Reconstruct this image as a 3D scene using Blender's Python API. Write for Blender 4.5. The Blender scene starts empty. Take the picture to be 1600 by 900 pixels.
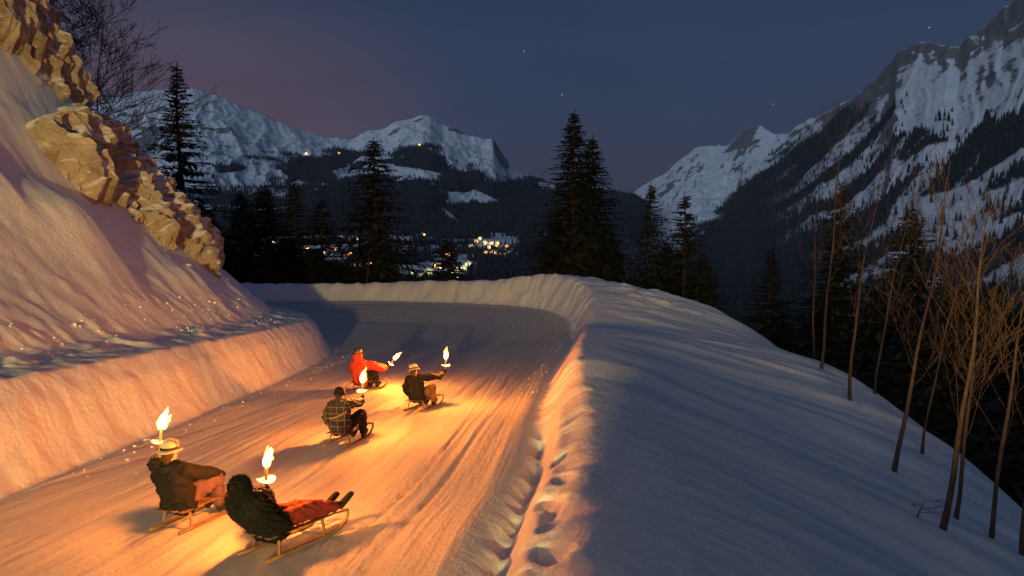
import bpy, bmesh, math, random
import numpy as np
from mathutils import Vector, Matrix, Euler

random.seed(7)
rng = np.random.default_rng(7)
R = math.radians
scn = bpy.context.scene
col = scn.collection

# ------------------------------------------------------------------ camera
PITCH = R(5.0)
CP, SP = math.cos(PITCH), math.sin(PITCH)
F = 1067.0                                   # focal length in photo pixels
cam_d = bpy.data.cameras.new('camera')
cam_d.sensor_width = 36.0
cam_d.lens = 36.0 * F / 1600.0
cam_d.clip_start = 0.05
cam_d.clip_end = 30000
cam = bpy.data.objects.new('camera', cam_d)
cam.rotation_euler = (R(90) - PITCH, 0, 0)
col.objects.link(cam)
scn.camera = cam

# ------------------------------------------------------------------ world: dusk sky
world = bpy.data.worlds.new('World')
scn.world = world
world.use_nodes = True
nt = world.node_tree
nt.nodes.clear()
def wn(t, **k):
    n = nt.nodes.new(t)
    for a, b in k.items():
        setattr(n, a, b)
    return n
tc = wn('ShaderNodeTexCoord')
nrm = wn('ShaderNodeVectorMath', operation='NORMALIZE')
nt.links.new(tc.outputs['Generated'], nrm.inputs[0])
sep = wn('ShaderNodeSeparateXYZ')
nt.links.new(nrm.outputs[0], sep.inputs[0])
ramp = wn('ShaderNodeValToRGB')
els = ramp.color_ramp.elements
stops = [(0.0, (.040, .040, .066)), (.07, (.038, .041, .073)), (.17, (.027, .040, .083)),
         (.32, (.019, .041, .089)), (1.0, (.020, .038, .082))]
els[0].position, els[0].color = stops[0][0], (*stops[0][1], 1)
els[1].position, els[1].color = stops[-1][0], (*stops[-1][1], 1)
for p, c in stops[1:-1]:
    e = els.new(p)
    e.color = (*c, 1)
nt.links.new(sep.outputs['Z'], ramp.inputs[0])
# afterglow low in the west (left)
vdot = wn('ShaderNodeVectorMath', operation='DOT_PRODUCT')
gd = Vector((-.60, .80, .10)).normalized()
vdot.inputs[1].default_value = gd
nt.links.new(nrm.outputs[0], vdot.inputs[0])
mr = wn('ShaderNodeMapRange', interpolation_type='SMOOTHERSTEP')
mr.inputs[1].default_value = .80
mr.inputs[2].default_value = 1.0
nt.links.new(vdot.outputs['Value'], mr.inputs[0])
band = wn('ShaderNodeMapRange', interpolation_type='SMOOTHERSTEP')
band.inputs[1].default_value = .42
band.inputs[2].default_value = .10
nt.links.new(sep.outputs['Z'], band.inputs[0])
mul = wn('ShaderNodeMath', operation='MULTIPLY')
nt.links.new(mr.outputs[0], mul.inputs[0])
nt.links.new(band.outputs[0], mul.inputs[1])
# thin high cloud
cn = wn('ShaderNodeTexNoise')
cn.inputs['Scale'].default_value = 2.2
cn.inputs['Detail'].default_value = 5
mp = wn('ShaderNodeMapping')
mp.inputs['Scale'].default_value = (1, 1, 5)
nt.links.new(nrm.outputs[0], mp.inputs[0])
nt.links.new(mp.outputs[0], cn.inputs['Vector'])
cm = wn('ShaderNodeMapRange')
cm.inputs[1].default_value, cm.inputs[2].default_value = .3, .75
cm.inputs[3].default_value, cm.inputs[4].default_value = .82, 1.2
nt.links.new(cn.outputs['Fac'], cm.inputs[0])
glow = wn('ShaderNodeMixRGB')
glow.inputs[2].default_value = (.095, .062, .090, 1)
nt.links.new(mul.outputs[0], glow.inputs[0])
nt.links.new(ramp.outputs[0], glow.inputs[1])
cl = wn('ShaderNodeVectorMath', operation='SCALE')
nt.links.new(glow.outputs[0], cl.inputs[0])
nt.links.new(cm.outputs[0], cl.inputs['Scale'])
# a few first stars
last = cl.outputs[0]
def pix_dir(px, py):
    a, b = (px - 800) / F, -(py - 450) / F
    return Vector((a, CP + b * SP, -SP + b * CP))
for px, py, s in [(819, 80, .5), (878, 148, .6), (1452, 43, .5), (1208, 163, .35), (560, 60, .2), (1130, 90, .2)]:
    d = wn('ShaderNodeVectorMath', operation='DOT_PRODUCT')
    d.inputs[1].default_value = pix_dir(px, py).normalized()
    nt.links.new(nrm.outputs[0], d.inputs[0])
    g = wn('ShaderNodeMath', operation='GREATER_THAN')
    g.inputs[1].default_value = math.cos(.0007)
    nt.links.new(d.outputs['Value'], g.inputs[0])
    m = wn('ShaderNodeVectorMath', operation='SCALE')
    m.inputs[0].default_value = (s, s, s)
    nt.links.new(g.outputs[0], m.inputs['Scale'])
    ad = wn('ShaderNodeVectorMath', operation='ADD')
    nt.links.new(last, ad.inputs[0])
    nt.links.new(m.outputs[0], ad.inputs[1])
    last = ad.outputs[0]
bg = wn('ShaderNodeBackground')
bg.inputs['Strength'].default_value = 1.0
nt.links.new(last, bg.inputs['Color'])
wo = wn('ShaderNodeOutputWorld')
nt.links.new(bg.outputs[0], wo.inputs['Surface'])

# ------------------------------------------------------------------ sun (last dusk light from the west)
sd = bpy.data.lights.new('sun', 'SUN')
sd.energy = 1.2
sd.angle = R(35)
sd.color = (.66, .80, 1.0)
sun = bpy.data.objects.new('sun', sd)
sdir = Vector((.55, .80, -.24)).normalized()
sun.rotation_euler = sdir.to_track_quat('-Z', 'Y').to_euler()
col.objects.link(sun)

# ------------------------------------------------------------------ exposure
scn.view_settings.view_transform = 'Standard'
scn.view_settings.look = 'None'
scn.view_settings.exposure = 0
scn.view_settings.gamma = 1
scn.view_settings.use_curve_mapping = False
scn.render.engine = 'CYCLES'
scn.cycles.use_denoising = True
scn.cycles.max_bounces = 6
scn.cycles.diffuse_bounces = 3
scn.cycles.transparent_max_bounces = 12
scn.cycles.sample_clamp_indirect = 4
scn.cycles.use_light_tree = True

# ================================================================== helpers
def W(u, v, w):
    """slope frame (u right, v down the road, w up from the camera axis) -> world"""
    return Vector((u, v * CP + w * SP, -v * SP + w * CP))
def Wn(u, v, w):
    return np.stack([u, v * CP + w * SP, -v * SP + w * CP], -1)
def at(px, py, v):
    return ((px - 800) / F * v, v, -(py - 450) / F * v)
def project(P):
    """world array -> photo pixels"""
    f = P[..., 1] * CP - P[..., 2] * SP
    up = P[..., 1] * SP + P[..., 2] * CP
    return 800 + F * P[..., 0] / f, 450 - F * up / f

_perm = rng.permutation(512)
_perm = np.concatenate([_perm, _perm])
_gr = rng.normal(size=(512, 2))
_gr /= np.linalg.norm(_gr, axis=1)[:, None]
def perlin(x, y):
    x = np.asarray(x, float); y = np.asarray(y, float)
    xi = np.floor(x).astype(int); yi = np.floor(y).astype(int)
    xf, yf = x - xi, y - yi
    def g(ix, iy, dx, dy):
        h = _gr[_perm[_perm[ix & 511] + (iy & 511)]]
        return h[..., 0] * dx + h[..., 1] * dy
    s = xf * xf * xf * (xf * (xf * 6 - 15) + 10)
    t = yf * yf * yf * (yf * (yf * 6 - 15) + 10)
    a = g(xi, yi, xf, yf) * (1 - s) + g(xi + 1, yi, xf - 1, yf) * s
    b = g(xi, yi + 1, xf, yf - 1) * (1 - s) + g(xi + 1, yi + 1, xf - 1, yf - 1) * s
    return (a * (1 - t) + b * t) * 1.5
def fbm(x, y, o=4, gain=.5, lac=2.03):
    r = 0; a = 1; f = 1
    for i in range(o):
        r = r + a * perlin(x * f + i * 17.3, y * f - i * 9.1)
        a *= gain; f *= lac
    return r
def ridged(x, y, o=4, gain=.5, lac=2.07):
    r = 0; a = 1; f = 1
    for i in range(o):
        n = 1 - np.abs(perlin(x * f + i * 11.7, y * f + i * 5.3)) * 1.6
        r = r + a * n * np.abs(n)
        a *= gain; f *= lac
    return r
def sstep(a, b, x):
    t = np.clip((x - a) / (b - a), 0, 1)
    return t * t * (3 - 2 * t)

def mesh_obj(name, verts, faces, mat, parent=None, smooth=False, loc=None):
    me = bpy.data.meshes.new(name)
    me.from_pydata([tuple(v) for v in verts], [], [tuple(f) for f in faces])
    if smooth:
        me.shade_smooth()
    if mat:
        me.materials.append(mat)
    o = bpy.data.objects.new(name, me)
    col.objects.link(o)
    if parent:
        o.parent = parent
    if loc is not None:
        o.location = loc
    return o
def grid_mesh(name, P, mat, smooth=True):
    """P: (rows, cols, 3)"""
    n, m = P.shape[:2]
    idx = np.arange(n * m).reshape(n, m)
    q = np.stack([idx[:-1, :-1], idx[:-1, 1:], idx[1:, 1:], idx[1:, :-1]], -1).reshape(-1, 4)
    me = bpy.data.meshes.new(name)
    me.vertices.add(n * m)
    me.vertices.foreach_set('co', P.reshape(-1).astype(np.float32))
    me.loops.add(q.size)
    me.loops.foreach_set('vertex_index', q.reshape(-1).astype(np.int32))
    me.polygons.add(len(q))
    me.polygons.foreach_set('loop_start', np.arange(0, q.size, 4, dtype=np.int32))
    me.polygons.foreach_set('loop_total', np.full(len(q), 4, dtype=np.int32))
    me.update(calc_edges=True)
    me.validate()
    if smooth:
        me.shade_smooth()
    me.materials.append(mat)
    o = bpy.data.objects.new(name, me)
    col.objects.link(o)
    return o
def soup(name, V, Fc, mat, parent=None, smooth=False):
    """V (n,3) array, Fc (m,3) array of triangles"""
    me = bpy.data.meshes.new(name)
    V = np.asarray(V, np.float32); Fc = np.asarray(Fc, np.int32)
    me.vertices.add(len(V)); me.vertices.foreach_set('co', V.reshape(-1))
    me.loops.add(Fc.size); me.loops.foreach_set('vertex_index', Fc.reshape(-1))
    me.polygons.add(len(Fc))
    me.polygons.foreach_set('loop_start', np.arange(0, Fc.size, 3, dtype=np.int32))
    me.polygons.foreach_set('loop_total', np.full(len(Fc), 3, dtype=np.int32))
    me.update(calc_edges=True)
    if smooth:
        me.shade_smooth()
    if mat:
        me.materials.append(mat)
    o = bpy.data.objects.new(name, me)
    col.objects.link(o)
    if parent:
        o.parent = parent
    return o
def attr(o, name, vals):
    a = o.data.attributes.new(name, 'FLOAT', 'POINT')
    a.data.foreach_set('value', np.asarray(vals, np.float32).reshape(-1))
def tag(o, label=None, cat=None, group=None, kind=None):
    if label: o['label'] = label
    if cat: o['category'] = cat
    if group: o['group'] = group
    if kind: o['kind'] = kind
    return o
def empty(name, loc=(0, 0, 0), rot=None):
    o = bpy.data.objects.new(name, None)
    o.empty_display_size = .2
    o.location = loc
    if rot is not None:
        o.rotation_euler = rot
    col.objects.link(o)
    return o
def copy_tree(o, parent=None):
    c = o.copy(); col.objects.link(c); c.parent = parent
    for ch in list(o.children):
        copy_tree(ch, c)
    return c

# ------------------------------------------------------------------ materials
def new_mat(name):
    m = bpy.data.materials.new(name)
    m.use_nodes = True
    return m, m.node_tree, m.node_tree.nodes['Principled BSDF']
def simple(name, color, rough=.7, noise=.0, scale=8, bump=0, bscale=40, spec=.3):
    m, t, b = new_mat(name)
    b.inputs['Base Color'].default_value = (*color, 1)
    b.inputs['Roughness'].default_value = rough
    b.inputs['Specular IOR Level'].default_value = spec
    co = t.nodes.new('ShaderNodeTexCoord')
    if noise:
        n = t.nodes.new('ShaderNodeTexNoise')
        n.inputs['Scale'].default_value = scale
        n.inputs['Detail'].default_value = 6
        t.links.new(co.outputs['Object'], n.inputs['Vector'])
        r = t.nodes.new('ShaderNodeMapRange')
        r.inputs[1].default_value, r.inputs[2].default_value = .25, .75
        r.inputs[3].default_value, r.inputs[4].default_value = 1 - noise, 1 + noise
        t.links.new(n.outputs['Fac'], r.inputs[0])
        s = t.nodes.new('ShaderNodeVectorMath'); s.operation = 'SCALE'
        s.inputs[0].default_value = color
        t.links.new(r.outputs[0], s.inputs['Scale'])
        t.links.new(s.outputs[0], b.inputs['Base Color'])
    if bump:
        n2 = t.nodes.new('ShaderNodeTexNoise')
        n2.inputs['Scale'].default_value = bscale
        n2.inputs['Detail'].default_value = 4
        t.links.new(co.outputs['Object'], n2.inputs['Vector'])
        bp = t.nodes.new('ShaderNodeBump')
        bp.inputs['Strength'].default_value = bump
        bp.inputs['Distance'].default_value = .02
        t.links.new(n2.outputs['Fac'], bp.inputs['Height'])
        t.links.new(bp.outputs[0], b.inputs['Normal'])
    return m
def emit(name, color, strength):
    m, t, b = new_mat(name)
    b.inputs['Base Color'].default_value = (*color, 1)
    b.inputs['Emission Color'].default_value = (*color, 1)
    b.inputs['Emission Strength'].default_value = strength
    return m

def snow_ground_material():
    m, t, b = new_mat('packed_and_loose_snow')
    L = t.links.new
    b.inputs['Roughness'].default_value = .55
    b.inputs['Specular IOR Level'].default_value = .25
    co = t.nodes.new('ShaderNodeTexCoord')
    road = t.nodes.new('ShaderNodeAttribute'); road.attribute_name = 'road'
    lat = t.nodes.new('ShaderNodeAttribute'); lat.attribute_name = 'lat'
    alo = t.nodes.new('ShaderNodeAttribute'); alo.attribute_name = 'along'
    # runner tracks: noise stretched along the road
    def stretched(kl, ka, detail):
        ml = t.nodes.new('ShaderNodeMath'); ml.operation = 'MULTIPLY'; ml.inputs[1].default_value = kl
        ma = t.nodes.new('ShaderNodeMath'); ma.operation = 'MULTIPLY'; ma.inputs[1].default_value = ka
        L(lat.outputs['Fac'], ml.inputs[0]); L(alo.outputs['Fac'], ma.inputs[0])
        cx = t.nodes.new('ShaderNodeCombineXYZ'); L(ml.outputs[0], cx.inputs[0]); L(ma.outputs[0], cx.inputs[1])
        n = t.nodes.new('ShaderNodeTexNoise'); n.inputs['Scale'].default_value = 1
        n.inputs['Detail'].default_value = detail
        L(cx.outputs[0], n.inputs['Vector'])
        return n
    n1 = stretched(5.5, .16, 5)
    n2 = stretched(16, .9, 3)
    fine = t.nodes.new('ShaderNodeTexNoise'); fine.inputs['Scale'].default_value = 9
    fine.inputs['Detail'].default_value = 8; fine.inputs['Roughness'].default_value = .62
    L(co.outputs['Object'], fine.inputs['Vector'])
    grain = t.nodes.new('ShaderNodeTexNoise'); grain.inputs['Scale'].default_value = 70
    grain.inputs['Detail'].default_value = 3
    L(co.outputs['Object'], grain.inputs['Vector'])
    add = t.nodes.new('ShaderNodeMath'); add.operation = 'MULTIPLY_ADD'
    add.inputs[1].default_value = .55
    L(n2.outputs['Fac'], add.inputs[0]); L(n1.outputs['Fac'], add.inputs[2])
    trk = t.nodes.new('ShaderNodeMath'); trk.operation = 'MULTIPLY'
    L(add.outputs[0], trk.inputs[0]); L(road.outputs['Fac'], trk.inputs[1])
    b1 = t.nodes.new('ShaderNodeBump'); b1.inputs['Strength'].default_value = .5; b1.inputs['Distance'].default_value = .06
    L(trk.outputs[0], b1.inputs['Height'])
    b2 = t.nodes.new('ShaderNodeBump'); b2.inputs['Strength'].default_value = .5; b2.inputs['Distance'].default_value = .06
    L(fine.outputs['Fac'], b2.inputs['Height']); L(b1.outputs[0], b2.inputs['Normal'])
    b3 = t.nodes.new('ShaderNodeBump'); b3.inputs['Strength'].default_value = .3; b3.inputs['Distance'].default_value = .008
    L(grain.outputs['Fac'], b3.inputs['Height']); L(b2.outputs[0], b3.inputs['Normal'])
    L(b3.outputs[0], b.inputs['Normal'])
    # colour: clean snow / slightly worn track snow
    r = t.nodes.new('ShaderNodeMapRange')
    r.inputs[1].default_value, r.inputs[2].default_value = .55, 1.0
    r.inputs[3].default_value, r.inputs[4].default_value = .55, 1.0
    L(add.outputs[0], r.inputs[0])
    mx = t.nodes.new('ShaderNodeMixRGB')
    mx.inputs[1].default_value = (.40, .38, .36, 1); mx.inputs[2].default_value = (.64, .62, .60, 1)
    L(r.outputs[0], mx.inputs[0])
    m2 = t.nodes.new('ShaderNodeMixRGB')
    m2.inputs[1].default_value = (.80, .81, .83, 1)
    L(road.outputs['Fac'], m2.inputs[0]); L(mx.outputs[0], m2.inputs[2])
    L(m2.outputs[0], b.inputs['Base Color'])
    return m
M_SNOW = snow_ground_material()
M_LUMP = simple('loose_snow', (.80, .81, .83), .6, .04, 6, .5, 18)

def rock_material():
    m, t, b = new_mat('limestone_with_snow')
    L = t.links.new
    co = t.nodes.new('ShaderNodeTexCoord')
    n = t.nodes.new('ShaderNodeTexNoise'); n.inputs['Scale'].default_value = .9; n.inputs['Detail'].default_value = 9
    n.inputs['Roughness'].default_value = .65
    L(co.outputs['Object'], n.inputs['Vector'])
    rp = t.nodes.new('ShaderNodeValToRGB')
    e = rp.color_ramp.elements
    e[0].position, e[0].color = .3, (.13, .105, .078, 1)
    e[1].position, e[1].color = .7, (.60, .54, .44, 1)
    k = e.new(.48); k.color = (.40, .345, .265, 1)
    L(n.outputs['Fac'], rp.inputs[0])
    vo = t.nodes.new('ShaderNodeTexVoronoi'); vo.feature = 'DISTANCE_TO_EDGE'; vo.inputs['Scale'].default_value = 1.5
    dn = t.nodes.new('ShaderNodeMixRGB'); dn.blend_type = 'LINEAR_LIGHT'; dn.inputs[0].default_value = .35
    L(co.outputs['Object'], dn.inputs[1]); L(n.outputs['Color'], dn.inputs[2]); L(dn.outputs[0], vo.inputs['Vector'])
    cr = t.nodes.new('ShaderNodeMapRange'); cr.inputs[1].default_value, cr.inputs[2].default_value = 0, .05
    cr.inputs[3].default_value, cr.inputs[4].default_value = .72, 1
    L(vo.outputs['Distance'], cr.inputs[0])
    sc = t.nodes.new('ShaderNodeVectorMath'); sc.operation = 'SCALE'
    L(rp.outputs[0], sc.inputs[0]); L(cr.outputs[0], sc.inputs['Scale'])
    # snow lying where the rock faces up
    ge = t.nodes.new('ShaderNodeNewGeometry')
    sx = t.nodes.new('ShaderNodeSeparateXYZ'); L(ge.outputs['Normal'], sx.inputs[0])
    n3 = t.nodes.new('ShaderNodeTexNoise'); n3.inputs['Scale'].default_value = 2.2; n3.inputs['Detail'].default_value = 6
    L(co.outputs['Object'], n3.inputs['Vector'])
    ad = t.nodes.new('ShaderNodeMath'); ad.operation = 'MULTIPLY_ADD'; ad.inputs[1].default_value = .5
    L(n3.outputs['Fac'], ad.inputs[0]); L(sx.outputs['Z'], ad.inputs[2])
    sm = t.nodes.new('ShaderNodeMapRange'); sm.inputs[1].default_value, sm.inputs[2].default_value = .58, .70
    L(ad.outputs[0], sm.inputs[0])
    mx = t.nodes.new('ShaderNodeMixRGB'); mx.inputs[2].default_value = (.80, .81, .83, 1)
    L(sm.outputs[0], mx.inputs[0]); L(sc.outputs[0], mx.inputs[1])
    L(mx.outputs[0], b.inputs['Base Color'])
    n4 = t.nodes.new('ShaderNodeTexNoise'); n4.inputs['Scale'].default_value = 5; n4.inputs['Detail'].default_value = 10
    n4.inputs['Roughness'].default_value = .7
    L(co.outputs['Object'], n4.inputs['Vector'])
    bp = t.nodes.new('ShaderNodeBump'); bp.inputs['Strength'].default_value = .8; bp.inputs['Distance'].default_value = .22
    L(n4.outputs['Fac'], bp.inputs['Height'])
    L(bp.outputs[0], b.inputs['Normal'])
    b.inputs['Roughness'].default_value = .85
    b.inputs['Specular IOR Level'].default_value = .15
    return m
M_ROCK = rock_material()

def mountain_material(name, rock_lo, rock_hi, s0, s1):
    """snow on gentle ground, bare rock on steep; forest floor where the trees stand"""
    m, t, b = new_mat(name)
    L = t.links.new
    ge = t.nodes.new('ShaderNodeNewGeometry')
    sx = t.nodes.new('ShaderNodeSeparateXYZ'); L(ge.outputs['Normal'], sx.inputs[0])
    co = t.nodes.new('ShaderNodeTexCoord')
    n = t.nodes.new('ShaderNodeTexNoise'); n.inputs['Scale'].default_value = .010; n.inputs['Detail'].default_value = 12
    n.inputs['Roughness'].default_value = .72
    mpn = t.nodes.new('ShaderNodeMapping'); mpn.inputs['Scale'].default_value = (1, .6, 1.8)
    L(co.outputs['Object'], mpn.inputs[0]); L(mpn.outputs[0], n.inputs['Vector'])
    ad = t.nodes.new('ShaderNodeMath'); ad.operation = 'MULTIPLY_ADD'; ad.inputs[1].default_value = 1.6
    L(n.outputs['Fac'], ad.inputs[0]); L(sx.outputs['Z'], ad.inputs[2])
    ra = t.nodes.new('ShaderNodeAttribute'); ra.attribute_name = 'rock'
    sb = t.nodes.new('ShaderNodeMath'); sb.operation = 'SUBTRACT'
    L(ad.outputs[0], sb.inputs[0]); L(ra.outputs['Fac'], sb.inputs[1])
    sm = t.nodes.new('ShaderNodeMapRange'); sm.inputs[1].default_value, sm.inputs[2].default_value = s0, s1
    L(sb.outputs[0], sm.inputs[0])
    n2 = t.nodes.new('ShaderNodeTexNoise'); n2.inputs['Scale'].default_value = .03; n2.inputs['Detail'].default_value = 8
    L(co.outputs['Object'], n2.inputs['Vector'])
    rk = t.nodes.new('ShaderNodeMixRGB'); rk.inputs[1].default_value = (*rock_lo, 1); rk.inputs[2].default_value = (*rock_hi, 1)
    L(n2.outputs['Fac'], rk.inputs[0])
    mx = t.nodes.new('ShaderNodeMixRGB'); mx.inputs[2].default_value = (.80, .81, .83, 1)
    L(sm.outputs[0], mx.inputs[0]); L(rk.outputs[0], mx.inputs[1])
    fo = t.nodes.new('ShaderNodeAttribute'); fo.attribute_name = 'forest'
    m2 = t.nodes.new('ShaderNodeMixRGB'); m2.inputs[2].default_value = (.030, .030, .034, 1)
    L(fo.outputs['Fac'], m2.inputs[0]); L(mx.outputs[0], m2.inputs[1])
    L(m2.outputs[0], b.inputs['Base Color'])
    bp = t.nodes.new('ShaderNodeBump'); bp.inputs['Strength'].default_value = .9; bp.inputs['Distance'].default_value = 30
    L(n.outputs['Fac'], bp.inputs['Height']); L(bp.outputs[0], b.inputs['Normal'])
    b.inputs['Roughness'].default_value = .8
    b.inputs['Specular IOR Level'].default_value = .1
    return m
M_MTN = mountain_material('snowy_mountain', (.13, .125, .125), (.30, .28, .265), 1.20, 1.32)
M_NEEDLE = simple('conifer_needles', (.016, .021, .014), .8, .35, 3)
M_FARNEEDLE = simple('far_conifer_needles', (.022, .025, .026), .9, .4, .05)
M_BARK = simple('conifer_bark', (.05, .038, .030), .9, .35, 7, .6, 25)
M_BIRCH = simple('young_tree_bark', (.070, .046, .034), .8, .35, 9, .5, 40)
M_TWIG = simple('bare_twigs', (.060, .037, .027), .8, .3, 9)
M_DARKTWIG = simple('dark_twigs', (.045, .036, .030), .9, .3, 9)

# ================================================================== near ground
def catmull(pts, n=8):
    P = np.array(pts, float)
    P = np.vstack([2 * P[0] - P[1], P, 2 * P[-1] - P[-2]])
    out = []
    for i in range(1, len(P) - 2):
        for k in range(n):
            t = k / n
            out.append(.5 * (2 * P[i] + (P[i + 1] - P[i - 1]) * t + (2 * P[i - 1] - 5 * P[i] + 4 * P[i + 1] - P[i + 2]) * t * t
                             + (-P[i - 1] + 3 * P[i] - 3 * P[i + 1] + P[i + 2]) * t ** 3))
    out.append(P[-2])
    return np.array(out)
C_OUT = catmull([(-2.2, -45), (-1.7, -20), (-1.0, 0), (-.45, 7), (0, 10), (.45, 14.7), (1.25, 22), (2.1, 28), (2.9, 34), (2.9, 39.5),
                 (.8, 44), (-4.5, 46.8), (-12, 48), (-24, 47), (-45, 42), (-80, 30)], 6)
C_IN = catmull([(-8.2, -45), (-7.4, -10), (-6.8, 5), (-6.85, 9.5), (-7, 18), (-7.1, 25), (-7.7, 29), (-9.2, 32.6), (-11.8, 36),
                (-15.2, 38.6), (-20, 39.6), (-32, 37), (-50, 31), (-80, 21)], 6)
def sdist(u, v, C):
    """signed distance (positive to the right of travel), and arclength"""
    best = np.full(u.shape, 1e9); sg = np.zeros(u.shape); al = np.zeros(u.shape)
    s0 = 0.
    for a, b in zip(C[:-1], C[1:]):
        d = b - a; l = np.hypot(*d)
        t = np.clip(((u - a[0]) * d[0] + (v - a[1]) * d[1]) / l ** 2, 0, 1)
        qx, qy = a[0] + t * d[0], a[1] + t * d[1]
        r = np.hypot(u - qx, v - qy)
        k = r < best
        best = np.where(k, r, best)
        cr = d[1] * (u - a[0]) - d[0] * (v - a[1])
        sg = np.where(k, np.where(cr >= 0, 1., -1.), sg)
        al = np.where(k, s0 + t * l, al)
        s0 += l
    return best * sg, al

HD = np.array([0, .26, .58, .92, 1.9, 2.4, 4.5, 6.6, 9.0, 11, 12.8, 15, 20, 40])
HH = np.array([0, .45, 1.12, 1.50, 1.60, 1.76, 3.5, 5.8, 9.1, 12.8, 16.8, 21.5, 29, 48])
FOOT = []
for px, py in [(852, 880), (868, 838), (856, 842), (862, 800), (866, 772), (880, 736), (887, 718), (853, 760), (876, 700), (858, 905), (846, 930)]:
    v_ = 2.25 * F / (py - 450)
    FOOT.append(((px - 800) / F * v_, v_))
def ground(u, v, full=False):
    u = np.asarray(u, float); v = np.asarray(v, float)
    do, al = sdist(u, v, C_OUT)
    di, _ = sdist(u, v, C_IN)
    di = -di
    wr = -2.9 + .082 * 4 * np.logaddexp(0, (v - 31) / 4) * 1.0
    wr = np.minimum(wr, -1.42 + .012 * np.clip(v - 46, 0, 50))
    # ---- road surface: shallow grooves
    road = sstep(.25, -.35, do) * sstep(.25, -.35, di)
    w = wr + road * (.025 * fbm(do * 1.1, al * .12, 3) + .010 * perlin(do * 6, al * .22))
    for i in range(16):      # runner grooves, meandering and crossing
        cc = -.6 - .40 * i - .3 * math.sin(i * 2.1)
        off_ = cc + .30 * np.sin(al * (.11 + .013 * (i % 5)) + i * 1.7) + .012 * ((i * 5) % 7 - 3) * (al - 62)
        g_ = np.exp(-((do - off_) / .030) ** 2) + np.exp(-((do - off_ - .40) / .030) ** 2) - .4 * np.exp(-((do - off_ - .07) / .04) ** 2)
        w = w - road * .030 * g_ * sstep(-.2, .2, perlin(al * .12, 7.3 * i + 0 * al))
    w = w + road * .18 * sstep(-1.0, .2, do) * sstep(2, 8, v) + road * .15 * sstep(-1.2, .2, di)
    w = w + .50 * sstep(-7, -.5, do) * sstep(33, 43, v) * sstep(.5, -.5, di)      # banked bend
    # ---- outer (valley) side: berm then fill slope
    hb = np.interp(v, [-4, 0, 5, 8, 12, 15.5, 17, 22, 27.5, 30, 32, 36, 41, 44, 48, 60],
                   [1.85, 1.35, .66, .68, .80, .95, 1.18, 1.22, 1.22, 1.02, 1.05, 1.5, 1.95, 1.85, 1.6, 1.5])  # berm heightened out of view behind the camera, shading the outer slope from the assumed lamp
    hb = hb * (1 + .22 * sstep(-2, 2.5, u) * sstep(40, 45, v)) * np.where(v > 40, 1 - .16 * sstep(-3, -14, u), 1)
    wid = np.interp(v, [0, 14, 17, 30, 40], [1.3, 1.2, 1.05, 1.1, 1.6])
    flute = .10 * fbm(al * 1.6, do * .7, 3)
    rise = sstep(0, 1, (do + flute) / wid)
    s_o = np.interp(v, [-40, 5, 11, 15, 20, 26, 34, 40, 46, 52], [.42, .40, .375, .335, .255, .165, .12, .10, .25, .42])
    dd = .45 * np.logaddexp(0, (do - (wid + .45)) / .45)
    edge = np.interp(v, [0, 12, 20, 28, 36, 42, 46, 50], [9.5, 9.0, 9.6, 9.6, 7.6, 6.5, 3.0, 1.5])
    fall = s_o * dd + .75 * np.logaddexp(0, (dd - edge) / .8) * .8
    fall = np.minimum(fall, 70 + 0 * fall)
    outm = sstep(-.3, .1, do)
    und = .24 * fbm((v + .55 * u) * .26, u * .07, 4) * sstep(1.2, 5, do) + .03 * fbm((v + .55 * u) * 1.0, u * .22, 3) * sstep(1, 3, do)
    und = und + .35 * perlin(u * .11 + 4, v * .09) * sstep(3, 8, do) * sstep(70, 20, do)
    lump = .20 * np.abs(fbm(u * .8, v * .8, 3)) * np.exp(-((v - 41) / 6.0) ** 2) * sstep(1.5, 3.5, do) * sstep(9, 5, do)
    w = w + np.where(do > -.6, hb * rise + outm * (-fall + und + lump + .010 * fbm(u * 2.2, v * 2.2, 3)), 0)
    # crumbly far wall
    w = w + np.where(do > -.5, sstep(-.2, .4, do) * sstep(2.5, 1.0, do) * sstep(33, 42, v) * (.13 * fbm(al * 1.1, do * 1.4, 4)), 0)
    # path trodden along the berm: rut and footprints
    near = sstep(14.5, 12.5, v) * sstep(2, 4, v)
    rut = np.exp(-((do - .30 - .05 * perlin(v * .9, 3.1 + 0 * v)) / .16) ** 2)
    lip = np.exp(-((do - .62) / .16) ** 2)
    w = w + near * (-.26 * rut * (1 + .4 * perlin(v * 2.3, u * 0 + 1.7)) + .09 * lip)
    for i, (fu, fv) in enumerate(FOOT):
        c_, s_ = math.cos(i * 1.3), math.sin(i * 1.3) * .5
        q = (((u - fu) + s_ * (v - fv)) / (.09 + .012 * (i % 4))) ** 2 + ((v - fv) / (.15 + .03 * (i % 3))) ** 2
        w = w - (.10 + .06 * (i % 3)) * np.exp(-q ** 2)
    # ---- inner (hill) side
    dn = di + .014 * fbm(u * 5, v * 3.4, 4) * sstep(1.8, .5, di) + .05 * fbm(al * .5, di * .9, 3) * sstep(2.2, .2, di)
    hill = np.interp(np.maximum(dn, 0), HD, HH)
    hs = sstep(.1, .6, di)
    hill = hill + hs * (.03 * fbm(u * 2, v * 2, 3))
    up = sstep(2, 4.5, di)
    hill = hill + up * (.28 * fbm(v * .13, u * .07, 3) + .035 * fbm((v + .45 * u) * .75, u * .15, 4) + .025 * fbm((v + .45 * u) * 2.6, u * .45, 3))
    # slabs that slid down onto the ledge
    hill = hill + .11 * np.maximum(fbm(u * 1.3, v * 1.3, 4) - .05, 0) * sstep(.9, 1.6, di) * sstep(5.5, 2.6, di)
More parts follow.
